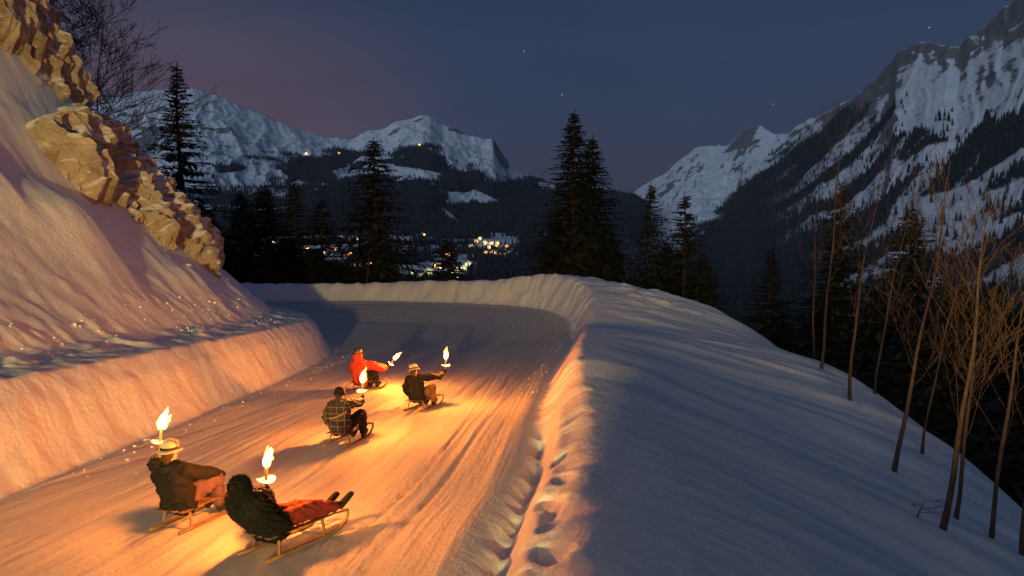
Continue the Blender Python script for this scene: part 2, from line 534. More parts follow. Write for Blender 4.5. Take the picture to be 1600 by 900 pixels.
    # the undercut drift that throws a shadow
    for (cu, cv, hh, ru, rv) in [(-12.2, 19.6, .8, 1.1, 1.7), (-13.6, 17.5, .4, .9, 1.6), (-11.0, 23.5, .4, .8, 1.4)]:
        q = np.where(v < cv, ((v - cv) / rv) ** 2, ((v - cv) / (.22 * rv)) ** 2) + ((u - cu) / ru) ** 2
        hill = hill + hh * np.exp(-q)
    w = w + np.where(di > 0, hill, 0)
    if full:
        return w, do, di, al, road
    return w
def g1(u, v):
    return float(ground(np.array([u]), np.array([v]))[0])

def spaced(parts):
    out = [np.arange(a, b, s) for a, b, s in parts]
    return np.concatenate(out + [[parts[-1][1]]])
us = spaced([(-95, -45, 3.), (-45, -24, .6), (-24, -9, .13), (-9, -5.6, .055), (-5.6, -1.2, .06), (-1.2, 3.4, .045), (3.4, 14, .15), (14, 30, .6), (30, 110, 4.)])
vs = spaced([(-50, -6, 1.2), (-6, 4, .3), (4, 14, .05), (14, 24, .085), (24, 52, .13), (52, 64, .5), (64, 150, 4.)])
U, V = np.meshgrid(us, vs)
Wd, DO, DI, AL, RO = ground(U, V, True)
gnd = grid_mesh('snow_ground', Wn(U, V, Wd), M_SNOW)
attr(gnd, 'road', RO); attr(gnd, 'lat', DO); attr(gnd, 'along', AL)
tag(gnd, 'snow covered mountain road with ploughed banks, hillside and steep outer slope', 'ground', kind='structure')

# ---- rock rib breaking out of the hillside
def rock_patch(name, label, mask, ub, vb, step, amp, seed):
    """a rock body whose surface rises out of the snow where the mask is positive"""
    u_ = np.arange(ub[0], ub[1], step); v_ = np.arange(vb[0], vb[1], step)
    A, B = np.meshgrid(u_, v_)
    w = ground(A, B)
    e = step
    k_ = 5
    ws = w.copy()
    for _ in range(2):
        pw = np.pad(ws, k_, mode='edge')
        ws = sum(pw[k_ + i:k_ + i + w.shape[0], k_ + j:k_ + j + w.shape[1]] for i in (-5, 0, 5) for j in (-5, 0, 5)) / 9
    gv, gu = np.gradient(ws, step)
    N = np.stack([-gu, -gv, np.ones_like(gu)], -1)
    N /= np.linalg.norm(N, axis=-1)[..., None]
    # surface coordinates: along the rib and up it
    x = B * 1.0 + seed; y = w * .8 + A * .3
    blocky = ridged(x * .42, y * .42, 3)
    fine = ridged(x * 1.4 + 5, y * 1.4, 4) * .38 + fbm(x * 3.3, y * 3.3, 5) * .20
    q = np.round((blocky + fine) * 3.2) / 3.2 * .6 + (blocky + fine) * .4
    m = mask(A, B, w)
    h = m + amp * (q - 1.15)
    h = np.where(h > 0, h ** .8, h)
    h = np.clip(h, -.8, 3)
    P = np.stack([A, B, w], -1) + N * h[..., None]
    Pw = Wn(P[..., 0], P[..., 1], P[..., 2])
    n, mm = A.shape
    idx = np.arange(n * mm).reshape(n, mm)
    qd = np.stack([idx[:-1, :-1], idx[:-1, 1:], idx[1:, 1:], idx[1:, :-1]], -1).reshape(-1, 4)
    hq = h.reshape(-1)[qd].max(1)
    qd = qd[hq > -.25]
    # connected pieces: the main body, smaller ledges as its parts
    lab = np.arange(n * mm)
    for _ in range(400):
        mn = lab[qd].min(1)
        l2 = lab.copy()
        np.minimum.at(l2, qd.reshape(-1), np.repeat(mn, 4))
        l2 = l2[l2]
        if (l2 == lab).all():
            break
        lab = l2
    root_lab, cnt = np.unique(lab[qd[:, 0]], return_counts=True)
    main = None
    for rl, c in sorted(zip(root_lab, cnt), key=lambda k: -k[1]):
        if c < 60:
            continue
        q_ = qd[lab[qd[:, 0]] == rl]
        used = np.unique(q_)
        remap = -np.ones(n * mm, int); remap[used] = np.arange(len(used))
        o = soup(name if main is None else 'rock_ledge', Pw.reshape(-1, 3)[used],
                 np.vstack([remap[q_][:, [0, 1, 2]], remap[q_][:, [0, 2, 3]]]), M_ROCK, parent=main, smooth=True)
        o.data.set_sharp_from_angle(angle=R(24))
        main = main or o
    return tag(main, label, 'rock', 'limestone outcrops on the snowy hillside')
def pixmask(poly, soft):
    poly = np.array(poly, float)
    def f(A, B, w):
        x, y = project(Wn(A, B, w))
        ins = np.zeros(x.shape, bool); dist = np.full(x.shape, 1e9)
        j = len(poly) - 1
        for i in range(len(poly)):
            (x0, y0), (x1, y1) = poly[i], poly[j]
            c = ((y0 > y) != (y1 > y)) & (x < (x1 - x0) * (y - y0) / (y1 - y0 + 1e-9) + x0)
            ins ^= c
            dx, dy = x1 - x0, y1 - y0
            t = np.clip(((x - x0) * dx + (y - y0) * dy) / (dx * dx + dy * dy + 1e-9), 0, 1)
            dist = np.minimum(dist, np.hypot(x - x0 - t * dx, y - y0 - t * dy))
            j = i
        return np.clip(np.where(ins, dist, -dist) / soft, -1.2, .6)
    return f
rock_patch('rock_outcrop', 'big rounded tan rock with a snow cap at the top of the hillside',
           pixmask([(-60, -60), (40, -30), (100, 10), (140, 110), (128, 180), (100, 150), (64, 112), (30, 85), (-60, 40)], 26),
           (-25, -12), (17, 36), .075, .75, 3.0)
rock_patch('rock_outcrop', 'jutting tan boulder half buried in the smooth snow slope below the rib',
           pixmask([(45, 200), (62, 188), (112, 170), (130, 205), (158, 240), (150, 275), (205, 330), (130, 312), (70, 245)], 18),
           (-22, -10), (17, 36), .075, .7, 21.0)
rock_patch('rock_outcrop', 'long broken band of tan rock running down towards the bend',
           pixmask([(120, 120), (165, 165), (215, 245), (280, 325), (345, 405), (338, 425), (270, 388), (210, 345), (180, 300), (160, 235), (130, 180)], 20),
           (-22, -9), (19, 37), .075, .85, 40.0)

# ---- loose snow lumps (rolled down from the bank)
def lumps(name, label, spots):
    bm = bmesh.new()
    bmesh.ops.create_icosphere(bm, subdivisions=1, radius=1)
    bv = np.array([v.co for v in bm.verts]); bf = np.array([[v.index for v in f.verts] for f in bm.faces])
    bm.free()
    VV, FF = [], []; n = 0
    for (u, v, r) in spots:
        s = np.array([1, 1, .75]) * r * rng.uniform(.7, 1.3, 3)
        p = bv * (1 + .25 * rng.normal(size=(len(bv), 1))) * s
        c = np.array(W(u, v, g1(u, v) + r * .25))
        VV.append(p + c); FF.append(bf + n); n += len(bv)
    o = soup(name, np.vstack(VV), np.vstack(FF), M_LUMP)
    tag(o, label, 'snow', kind='stuff')
sp = []
for i in range(120):        # ledge under the rock, thickest by the bend
    v = 31 - abs(rng.normal()) * 7
    d = abs(rng.normal()) * 1.3 + 1.6
    sp.append((-7.0 - d - .5 * max(0, v - 27), v, rng.uniform(.012, .045) * (1.6 if rng.random() < .08 else 1)))
for i in range(60):
    v = rng.uniform(9, 26); sp.append((-7.0 - rng.uniform(1.4, 3.2), v, rng.uniform(.012, .04)))
lumps('snow_lumps', 'loose snow crumbs rolled down onto the ledge above the ploughed bank', sp)
sp = []
for i in range(90):
    v = rng.uniform(10, 30); sp.append((-6.75 + abs(rng.normal()) * .3, v, rng.uniform(.008, .03)))
for i in range(60):
    v = rng.uniform(30, 43); sp.append((rng.uniform(-5, 2.3), v, rng.uniform(.012, .035)))
for i in range(60):
    v = rng.uniform(16, 32); sp.append((float(np.interp(v, [16, 22, 32], [.5, 1.1, 2.4])) - abs(rng.normal()) * .4, v, rng.uniform(.008, .03)))
lumps('snow_crumbs', 'small snow crumbs lying along the edges of the sled run', sp)

# ================================================================== valley and mountains
def sky_ctrl(pts):
    A, T = [], []
    for px, py in pts:
        d = pix_dir(px, py)
        A.append(d.x / d.y); T.append(d.z / d.y)
    o = np.argsort(A)
    return np.array(A)[o], np.array(T)[o]
def poly_in(x, y, poly):
    ins = np.zeros(x.shape, bool); j = len(poly) - 1
    for i in range(len(poly)):
        (x0, y0), (x1, y1) = poly[i], poly[j]
        ins ^= ((y0 > y) != (y1 > y)) & (x < (x1 - x0) * (y - y0) / (y1 - y0 + 1e-9) + x0)
        j = i
    return ins
tan_of = lambda py: (lambda d: d.z / d.y)(pix_dir(800, py))

VD = np.array([120, 300, 600, 900, 1300, 1900, 2400]); VT = np.array([-.45, -.17, -.098, tan_of(437), tan_of(407), tan_of(371), tan_of(350)])
def valley_z(x, y):
    return y * np.interp(y, VD, VT) + 6 * fbm(x * .004, y * .004, 3) - np.maximum(x / y - .13, 0) * y * .9
ys = np.concatenate([np.arange(120, 1000, 12), np.arange(1000, 2000, 14)])
as_ = np.linspace(-1.2, .165, 190)
A_, Y_ = np.meshgrid(as_, ys)
X_ = A_ * Y_
vz = valley_z(X_, Y_)
valley = grid_mesh('valley_floor', np.stack([X_, Y_, vz], -1), M_MTN)
vp, vq = project(np.stack([X_, Y_, vz], -1))
def valley_forest(px, py, nz):
    f = (py > 432 + nz * 10) | (px > 812 + nz * 12) | (px < 395)
    f |= (px > 752 + nz * 30) & (py > 404 + nz * 8)
    f |= poly_in(px, py, [(640, 372), (668, 376), (676, 404), (655, 412), (636, 404)]) & (nz > -.25)
    f |= (nz > .22)
    return f & ~poly_in(px, py, [(625, 414), (736, 411), (748, 424), (720, 442), (625, 448)])
attr(valley, 'forest', valley_forest(vp, vq, fbm(X_ * .006, Y_ * .006, 3)).astype(float))
attr(valley, 'rock', np.zeros(X_.shape))
tag(valley, 'snowy valley floor around the lit village', 'valley', kind='structure')

class Strip:
    """mountain side that climbs from its foot (depth D0) to its crest (depth D1) along every bearing"""
    def __init__(s, crest, D0, D1, T0, gam, amp, seed, rows, cols, a0, a1):
        s.ca, s.ct = sky_ctrl(crest)
        s.D0, s.D1, s.T0, s.gam, s.amp, s.seed = D0, D1, T0, gam, amp, seed
        s.rows, s.cols, s.a0, s.a1 = rows, cols, a0, a1
    def pos(s, a, t):
        D0 = np.interp(a, *s.D0); D1 = np.interp(a, *s.D1)
        D = D0 + (D1 - D0) * t
        T1 = np.interp(a, s.ca, s.ct); T0 = np.interp(a, *s.T0)
        tt = np.minimum(t, 1)
        tan = T0 + (T1 - T0) * tt ** s.gam
        x, y = a * D, D
        env = sstep(0, .25, t) * (1 - .65 * sstep(.8, 1.0, t))
        k = s.seed
        wx = 60 * fbm(x * .0016 + k, y * .0016, 3)
        q = (x + wx) / np.maximum(D, 1) * 4200
        nz = .8 * (ridged(q * .0016 + k, y * .00045 + k, 4) - .9) + .34 * (ridged(q * .006 + k, y * .0016, 5) - .9) + .16 * fbm(x * .012, y * .009, 5)
        crag = .30 * (ridged(q * .007 + 3 * k, y * .0 + k, 4) - .9)
        z = D * tan + s.amp * D * (nz * env + crag * sstep(.8, 1, t) * .5)
        z = z - np.maximum(t - 1, 0) * D * .9
        return np.stack([x, y, z], -1)
    def build(s, name, label, forest, rock):
        a = np.linspace(s.a0, s.a1, s.cols); t = np.concatenate([np.linspace(0, 1, s.rows), [1.04, 1.12, 1.3]])
        A, T = np.meshgrid(a, t)
        P = s.pos(A, T)
        o = grid_mesh(name, P, M_MTN)
        px, py = project(P)
        nz = fbm(P[..., 0] * .003, P[..., 1] * .003 + P[..., 2] * .004, 4)
        attr(o, 'forest', forest(px, py, nz)); attr(o, 'rock', rock(px, py, nz))
        return tag(o, label, 'mountain', kind='structure')

# --- left massif with the pointed summit
CREST_L = [(-500, 120), (-200, 190), (60, 172), (150, 160), (200, 148), (245, 141), (300, 138), (340, 150), (385, 170), (430, 188), (480, 206),
           (520, 215), (545, 217), (585, 203), (600, 200), (625, 187), (645, 181), (662, 178), (672, 180), (690, 193), (715, 201), (735, 210), (755, 215), (771, 216),
           (783, 236), (796, 254), (815, 268), (850, 283), (900, 290), (960, 296), (990, 302), (1040, 322), (1100, 350), (1300, 380)]
massif = Strip(CREST_L, ([-1, .5], [1880, 1880]), ([-1, -.5, -.1, .05, .2, .5], [5200, 5000, 5000, 4600, 4200, 4200]),
               ([-1, 1], [tan_of(372)] * 2), 1.15, .011, 3.3, 300, 640, -1.0, .20)
CLEAR_L = [[(345, 272), (425, 252), (432, 268), (412, 290), (372, 292), (340, 290)], [(697, 315), (712, 302), (740, 296), (778, 312), (775, 319), (735, 316), (705, 323)],
           [(688, 328), (700, 330), (721, 350), (716, 352), (700, 343)], [(600, 255), (640, 262), (690, 270), (684, 280), (640, 278), (610, 270)],
           [(842, 286), (872, 291), (870, 298), (845, 296)], [(755, 362), (800, 358), (796, 370), (770, 372)], [(826, 368), (862, 364), (862, 376), (828, 374)],
           [(640, 362), (662, 366), (700, 380), (690, 392), (660, 384)], [(690, 384), (800, 374), (806, 404), (700, 406)], [(520, 268), (548, 258), (545, 275), (525, 280)]]
FTOP_X = [-300, 180, 330, 400, 470, 540, 600, 622, 640, 665, 690, 715, 760, 800, 830, 1400]
FTOP_Y = [300, 285, 272, 244, 243, 238, 246, 232, 228, 230, 244, 258, 274, 285, 262, 262]
def forest_l(px, py, nz):
    top = np.interp(px, FTOP_X, FTOP_Y)
    f = sstep(-4, 6, py - top - nz * 16)
    f = f * np.where((py < top + 55) & (nz > .28) & (px < 720), 0.0, 1)
    # left of the meadow the wood is thin
    f = f * np.where((px < 450) & (py < 330) & (nz > -.1), .35, 1)
    for p in CLEAR_L:
        f = np.where(poly_in(px + nz * 7, py + nz * 5, p), 0, f)
    return f
def rock_l(px, py, nz):
    r = .0 * px
    r = np.maximum(r, sstep(.0, .5, nz) * sstep(60, 20, np.abs(py - 215)) * sstep(420, 330, px) * .6)
    r = np.maximum(r, sstep(-.1, .5, nz) * sstep(692, 702, px) * sstep(250, 205, py) * .5)
    r = np.maximum(r, poly_in(px, py, [(766, 214), (774, 216), (800, 262), (786, 262), (772, 240)]) * .5)
    r = np.maximum(r, poly_in(px + nz * 4, py, [(600, 216), (612, 205), (655, 185), (666, 184), (640, 198), (612, 212)]) * .4)
    return r
massif.build('mountain', 'snowy massif with a pointed summit above dark forest and the village', forest_l, rock_l)

# --- right valley side, receding to the jagged far peaks
CREST_R = [(940, 318), (985, 300), (1010, 285), (1040, 266), (1062, 250), (1080, 238), (1095, 226), (1120, 228), (1138, 229), (1152, 215), (1165, 202), (1176, 196), (1192, 198),
           (1205, 207), (1230, 206), (1262, 186), (1300, 170), (1330, 156), (1365, 128), (1392, 100), (1402, 80), (1425, 70), (1455, 65), (1478, 70),
           (1500, 72), (1512, 58), (1540, 38), (1560, 18), (1600, -8), (1700, -70), (1900, -180), (2300, -200)]
flank = Strip(CREST_R, ([.1, .2, .3, .45, .6, .8, 1.4], [1500, 1300, 1000, 750, 600, 450, 300]),
              ([.1, .2, .3, .4, .5, .62, .8, 1.4], [6500, 6000, 5000, 3900, 3000, 2300, 1800, 1200]),
              ([.1, .2, .3, .45, .6, .8, 1.4], [tan_of(450), tan_of(470), tan_of(500), tan_of(545), tan_of(600), tan_of(700), tan_of(900)]),
              .95, .014, 8.1, 260, 520, .10, 1.35)
def forest_r(px, py, nz):
    # tree line falls from the upper right to the valley floor at the left
    top = np.interp(px, [1000, 1060, 1110, 1160, 1220, 1300, 1380, 1440, 1500, 1560, 1640, 1900], [440, 395, 345, 290, 236, 195, 175, 160, 165, 190, 170, 100])
    f = sstep(-8, 10, py - top - nz * 26)
    open_ = sstep(.02, .22, nz) * sstep(1180, 1330, px) * .95
    # avalanche chutes and meadows towards the right edge
    ch = sstep(.10, .30, perlin((px + .75 * (py - 300)) * .022, py * .004)) * sstep(1300, 1400, px)
    meadow = poly_in(px + nz * 20, py + nz * 14, [(1420, 190), (1500, 130), (1620, 90), (1640, 150), (1530, 190), (1470, 215)])
    f = f * (1 - open_) * (1 - .9 * ch)
    return np.where(meadow, f * .08, f)
def rock_r(px, py, nz):
    top = np.interp(px, [p[0] for p in CREST_R], [p[1] for p in CREST_R])
    d = py - top
    r = sstep(48, 14, d + nz * 18) * sstep(1230, 1330, px) * (.20 + .35 * sstep(-.5, .5, fbm(px * .06, py * .09, 3)))
    r = np.maximum(r, sstep(1.2, .3, np.abs(d - 32 - nz * 20) / 14) * sstep(1240, 1180, px) * .25)
    r = np.maximum(r, poly_in(px + nz * 5, py, [(1160, 205), (1176, 197), (1186, 199), (1176, 218), (1150, 236), (1128, 240), (1148, 222)]) * .4)
    return r
flank.build('mountain', 'steep rocky valley side with dark forest receding to jagged far peaks', forest_r, rock_r)

# --- forests
def cone_soup(P, H, ang, mat, name, tiers=2):
    n = len(P); k = 5
    VV, FF = [], []
    base = np.arange(n) * ((k + 1) * tiers)
    for ti in range(tiers):
        z0 = H * (.10 + .40 * ti); z1 = H * (.68 + .32 * ti) if tiers > 1 else H
        r = H * (.17 - .065 * ti)
        th = ang[:, None] + np.arange(k) * 2 * math.pi / k + ti * .6
        rj = r[:, None] * rng.uniform(.65, 1.25, (n, k))
        ring = np.stack([P[:, None, 0] + np.cos(th) * rj, P[:, None, 1] + np.sin(th) * rj,
                         (P[:, 2] + z0)[:, None] - rj * .25], -1)
        tip = np.stack([P[:, 0], P[:, 1], P[:, 2] + z1], -1)[:, None]
        VV.append(np.concatenate([ring, tip], 1))
        b = base + ti * (k + 1)
        for j in range(k):
            FF.append(np.stack([b + j, b + (j + 1) % k, b + k], -1))
    V_ = np.concatenate(VV, 1).reshape(-1, 3)
    return soup(name, V_, np.concatenate(FF), mat)
def scatter(strip, n, fm, hmin, hmax):
    a = rng.uniform(strip.a0, strip.a1, n); t = rng.uniform(.0, .97, n) ** .8
    P = strip.pos(a, t)
    px, py = project(P)
    nz = fbm(P[:, 0] * .003, P[:, 1] * .003 + P[:, 2] * .004, 4)
    f = fm(px, py, nz)
    k = (rng.random(n) < np.clip(f, .012 * (py > 215), 1)) & (px > -250) & (px < 1800) & (py < 900)
    return P[k], rng.uniform(hmin, hmax, k.sum()), px[k], py[k]
P_, H_, *_ = scatter(massif, 60000, lambda x, y, n: forest_l(x, y, n) * .95, 14, 27)
tag(cone_soup(P_, H_, rng.uniform(0, 6.28, len(P_)), M_FARNEEDLE, 'far_forest', 1),
    'dense dark conifer forest covering the lower slopes of the snowy massif', 'forest', kind='stuff')
P_, H_, px_, py_ = scatter(flank, 52000, forest_r, 13, 25)
# the scattered trees that can be picked apart on the open snow
px_i = (px_ > 1230) & (px_ < 1600) & (py_ > 60) & (py_ < 420)
nzp = forest_r(px_, py_, fbm(P_[:, 0] * .003, P_[:, 1] * .003 + P_[:, 2] * .004, 4))
single = np.where(px_i & (nzp < .5))[0]
szs = H_[single] / P_[single, 1]
single = single[np.argsort(-szs)][:230]
rest = np.setdiff1d(np.arange(len(P_)), single)
tag(cone_soup(P_[rest], H_[rest], rng.uniform(0, 6.28, len(rest)), M_FARNEEDLE, 'mountainside_forest', 2),
    'dark conifer forest on the steep right hand valley side', 'forest', kind='stuff')
def far_tree():
    k = 9; V_, F_ = [], []
    for ti in range(4):
        z0 = .08 + .21 * ti; z1 = z0 + .34; r = .17 - .034 * ti; b = len(V_)
        for j in range(k):
            th = j * 2 * math.pi / k + ti
            rr = r * (1.25 if j % 2 else .7)
            V_.append((math.cos(th) * rr, math.sin(th) * rr, z0 - .03 * (j % 2)))
        V_.append((0, 0, z1))
        for j in range(k):
            F_.append((b + j, b + (j + 1) % k, b + k))
    return np.array(V_), np.array(F_)
fv, ff = far_tree()
ft0 = soup('mountainside_conifer', fv, ff, M_FARNEEDLE)
tag(ft0, 'lone dark conifer standing on open snow high on the valley side', 'tree', 'lone conifers on the snowy valley side')
for i, k in enumerate(single):
    o = ft0 if i == 0 else ft0.copy()
    if i: col.objects.link(o)
    o.location = P_[k]; h = H_[k]; o.scale = (h, h, h); o.rotation_euler.z = rng.uniform(0, 6.28)
# woods on the valley floor
n = 26000
a = rng.uniform(-1.0, .16, n); y = 420 + 1480 * rng.random(n) ** .7
P_ = np.stack([a * y, y, valley_z(a * y, y)], -1)
px, py = project(P_)
k = valley_forest(px, py, fbm(P_[:, 0] * .006, P_[:, 1] * .006, 3)) & (px > -200) & (px < 1500)
P_ = P_[k]
tag(cone_soup(P_, rng.uniform(11, 21, len(P_)), rng.uniform(0, 6.28, len(P_)), M_FARNEEDLE, 'valley_wood', 2),
    'dark woodland on the valley floor around the village', 'forest', kind='stuff')

# ================================================================== village
M_WALL = simple('chalet_timber', (.22, .12, .06), .8, .25, 2)
M_PLASTER = simple('chalet_plaster', (.55, .48, .40), .8, .15, 2)
M_ROOFSNOW = simple('roof_snow', (.8, .81, .83), .6)
M_WIN = emit('lit_window', (1.0, .46, .13), 5)
M_WIN2 = emit('lit_window_pale', (.85, .80, .20), 3.5)
M_LAMP = emit('porch_lamp_glass', (1, .7, .35), 60)
def chalet_parts(root, wallm, winm, w, d, h, nwin):
    x, y = w / 2, d / 2; r = h + w * .26
    V_ = [(-x, -y, -4), (x, -y, -4), (x, y, -4), (-x, y, -4), (-x, -y, h), (x, -y, h), (x, y, h), (-x, y, h), (0, -y, r), (0, y, r)]
    F_ = [(0, 1, 5, 8, 4), (1, 2, 6, 5), (2, 3, 7, 9, 6), (3, 0, 4, 7)]
    mesh_obj('wall', V_, F_, wallm, root)
    ov = 1.0; t = .7
    for s in (-1, 1):
        e = (s * (x + ov), h - ov * .52)
        V_ = []
        for yy in (-y - ov, y + ov):
            V_ += [(0, yy, r), (e[0], yy, e[1]), (e[0], yy, e[1] + t), (0, yy, r + t)]
        F_ = [(0, 1, 2, 3), (7, 6, 5, 4), (0, 4, 5, 1), (1, 5, 6, 2), (2, 6, 7, 3), (3, 7, 4, 0)]
        mesh_obj('roof', V_, F_, M_ROOFSNOW, root)
    for i in range(nwin):
        cx = -x + w * (i % 3 + .5) / 3; cz = 1.6 + 2.7 * (i // 3); ww = w * .075
        V_ = [(cx - ww, -y - .08, cz - .7), (cx + ww, -y - .08, cz - .7), (cx + ww, -y - .08, cz + .7), (cx - ww, -y - .08, cz + .7),
              (cx - ww, -y + .1, cz - .7), (cx + ww, -y + .1, cz - .7), (cx + ww, -y + .1, cz + .7), (cx - ww, -y + .1, cz + .7)]
        mesh_obj('window', V_, [(0, 1, 2, 3), (4, 5, 1, 0), (3, 2, 6, 7), (5, 6, 2, 1), (7, 4, 0, 3)], winm, root)
protos = []
for wallm, winm, w, d, h, nw, lab in [(M_WALL, M_WIN, 13, 12, 6.2, 6, 'timber chalet with snowy roof and glowing amber windows'),
                                      (M_PLASTER, M_WIN, 16, 13, 8.6, 9, 'tall plastered chalet with three rows of glowing amber windows'),
                                      (M_PLASTER, M_WIN2, 15, 11, 5.8, 4, 'plastered house with yellow green lit windows')]:
    r_ = empty('chalet'); chalet_parts(r_, wallm, winm, w, d, h, nw)
    protos.append([r_, lab, False])
SPOT_TOP = [(743, 378), (751, 374), (757, 380), (768, 382), (779, 382), (763, 389), (773, 386), (787, 390), (793, 386),
            (752, 394), (760, 397), (772, 400), (784, 400), (797, 399), (661, 368), (718, 390), (645, 388), (726, 394), (700, 400), (736, 388)]
SPOT_ST = [(647, 428), (669, 428), (682, 420), (660, 434), (665, 442), (705, 431), (713, 423), (733, 416), (711, 437), (724, 420), (622, 424), (606, 430), (590, 436)]
SPOT_LEFT = [(495, 348), (532, 374), (556, 376), (520, 391), (505, 396), (465, 389), (481, 389), (428, 378), (405, 396), (566, 401), (581, 411), (546, 398), (615, 402), (560, 421), (540, 412), (600, 415), (574, 388)]
def valley_at(px, py):
    """follow the sight line to the valley floor (or the foot of the massif)"""
    d = pix_dir(px, py); d = d / d.y
    for y in np.arange(500, 2600, 4.):
        gz = float(valley_z(np.array([d.x * y]), np.array([y]))[0])
        if d.z * y <= gz:
            return Vector((d.x * y, y, gz))
    return Vector((d.x * 1850, 1850, float(valley_z(np.array([d.x * 1850]), np.array([1850.]))[0])))
def add_glow(root, colr, power, z=3.0, y=-9):  # bodiless point light added before the house to light facade and snow
    ld = bpy.data.lights.new('added_glow_light', 'POINT'); ld.energy = power; ld.color = colr; ld.shadow_soft_size = .6
    lo = bpy.data.objects.new('added_glow_light', ld); col.objects.link(lo); lo.parent = root; lo.location = (1.5, y, z)
for grp, spots, kinds, lc in [('chalets on the hillside terrace above the village', SPOT_TOP, (0, 1), (1, .58, .24)),
                              ('houses along the village street', SPOT_ST, (2, 2, 1), (.95, .88, .35)),
                              ('chalets behind the dark firs', SPOT_LEFT, (0, 1, 0), (1, .55, .22))]:
    for i, (px, py) in enumerate(spots):
        pr = protos[kinds[i % len(kinds)]]
        o = copy_tree(pr[0]) if pr[2] else pr[0]
        pr[2] = True
        p = valley_at(px, py)
        o.location = p
        face = math.atan2(-p.x, p.y) + rng.uniform(-.6, .6)
        o.rotation_euler.z = face
        k_ = rng.uniform(.6, .95); o.scale = (k_, k_, k_)
        tag(o, pr[1] + {'c': ' on the terrace', 'h': ' by the street', 'b': ' behind firs'}['h' if 'street' in grp else 'b' if 'behind' in grp else 'c'],
            'house', grp)
        add_glow(o, lc, (600 if 'street' in grp else 2000) * rng.uniform(.4, 1.5))
# three mountain huts with a light under the ridge
for i, (px, py, where) in enumerate([(478, 241, 'where the forest ends below the saddle'), (530, 241, 'on the open saddle snow'), (655, 227, 'under the pointed summit')]):
    d = pix_dir(px, py); d = d / d.y; best = None
    for t in np.linspace(.2, 1, 300):
        p = massif.pos(np.array([d.x]), np.array([t]))[0]
        if p[2] / p[1] >= d.z:
            best = p; break
    h = empty('mountain_hut', best)
    chalet_parts(h, M_WALL, M_WIN, 16, 12, 6, 3)
    tag(h, 'small mountain hut with a lit window ' + where, 'hut', 'huts high on the massif')
    h.rotation_euler.z = math.atan2(-best[0], best[1])
    add_glow(h, (1, .75, .45), 14000)

# ================================================================== conifers
def tube(V_, F_, pts, rad, k=6):
    """append a tapered tube along pts"""
    pts = [Vector(p) for p in pts]
    b0 = len(V_)
    for i, p in enumerate(pts):
        d = (pts[min(i + 1, len(pts) - 1)] - pts[max(i - 1, 0)]).normalized()
        a = d.orthogonal().normalized() if abs(d.z) < .98 else Vector((1, 0, 0))
        a = (Vector((0, 0, 1)).cross(d)).normalized() if abs(d.z) < .98 else Vector((1, 0, 0))
        b = d.cross(a)
        for j in range(k):
            th = 2 * math.pi * j / k
            V_.append(tuple(p + (a * math.cos(th) + b * math.sin(th)) * rad[i]))
    for i in range(len(pts) - 1):
        for j in range(k):
            q = [b0 + i * k + j, b0 + i * k + (j + 1) % k, b0 + (i + 1) * k + (j + 1) % k, b0 + (i + 1) * k + j]
            F_.append((q[0], q[1], q[2])); F_.append((q[0], q[2], q[3]))
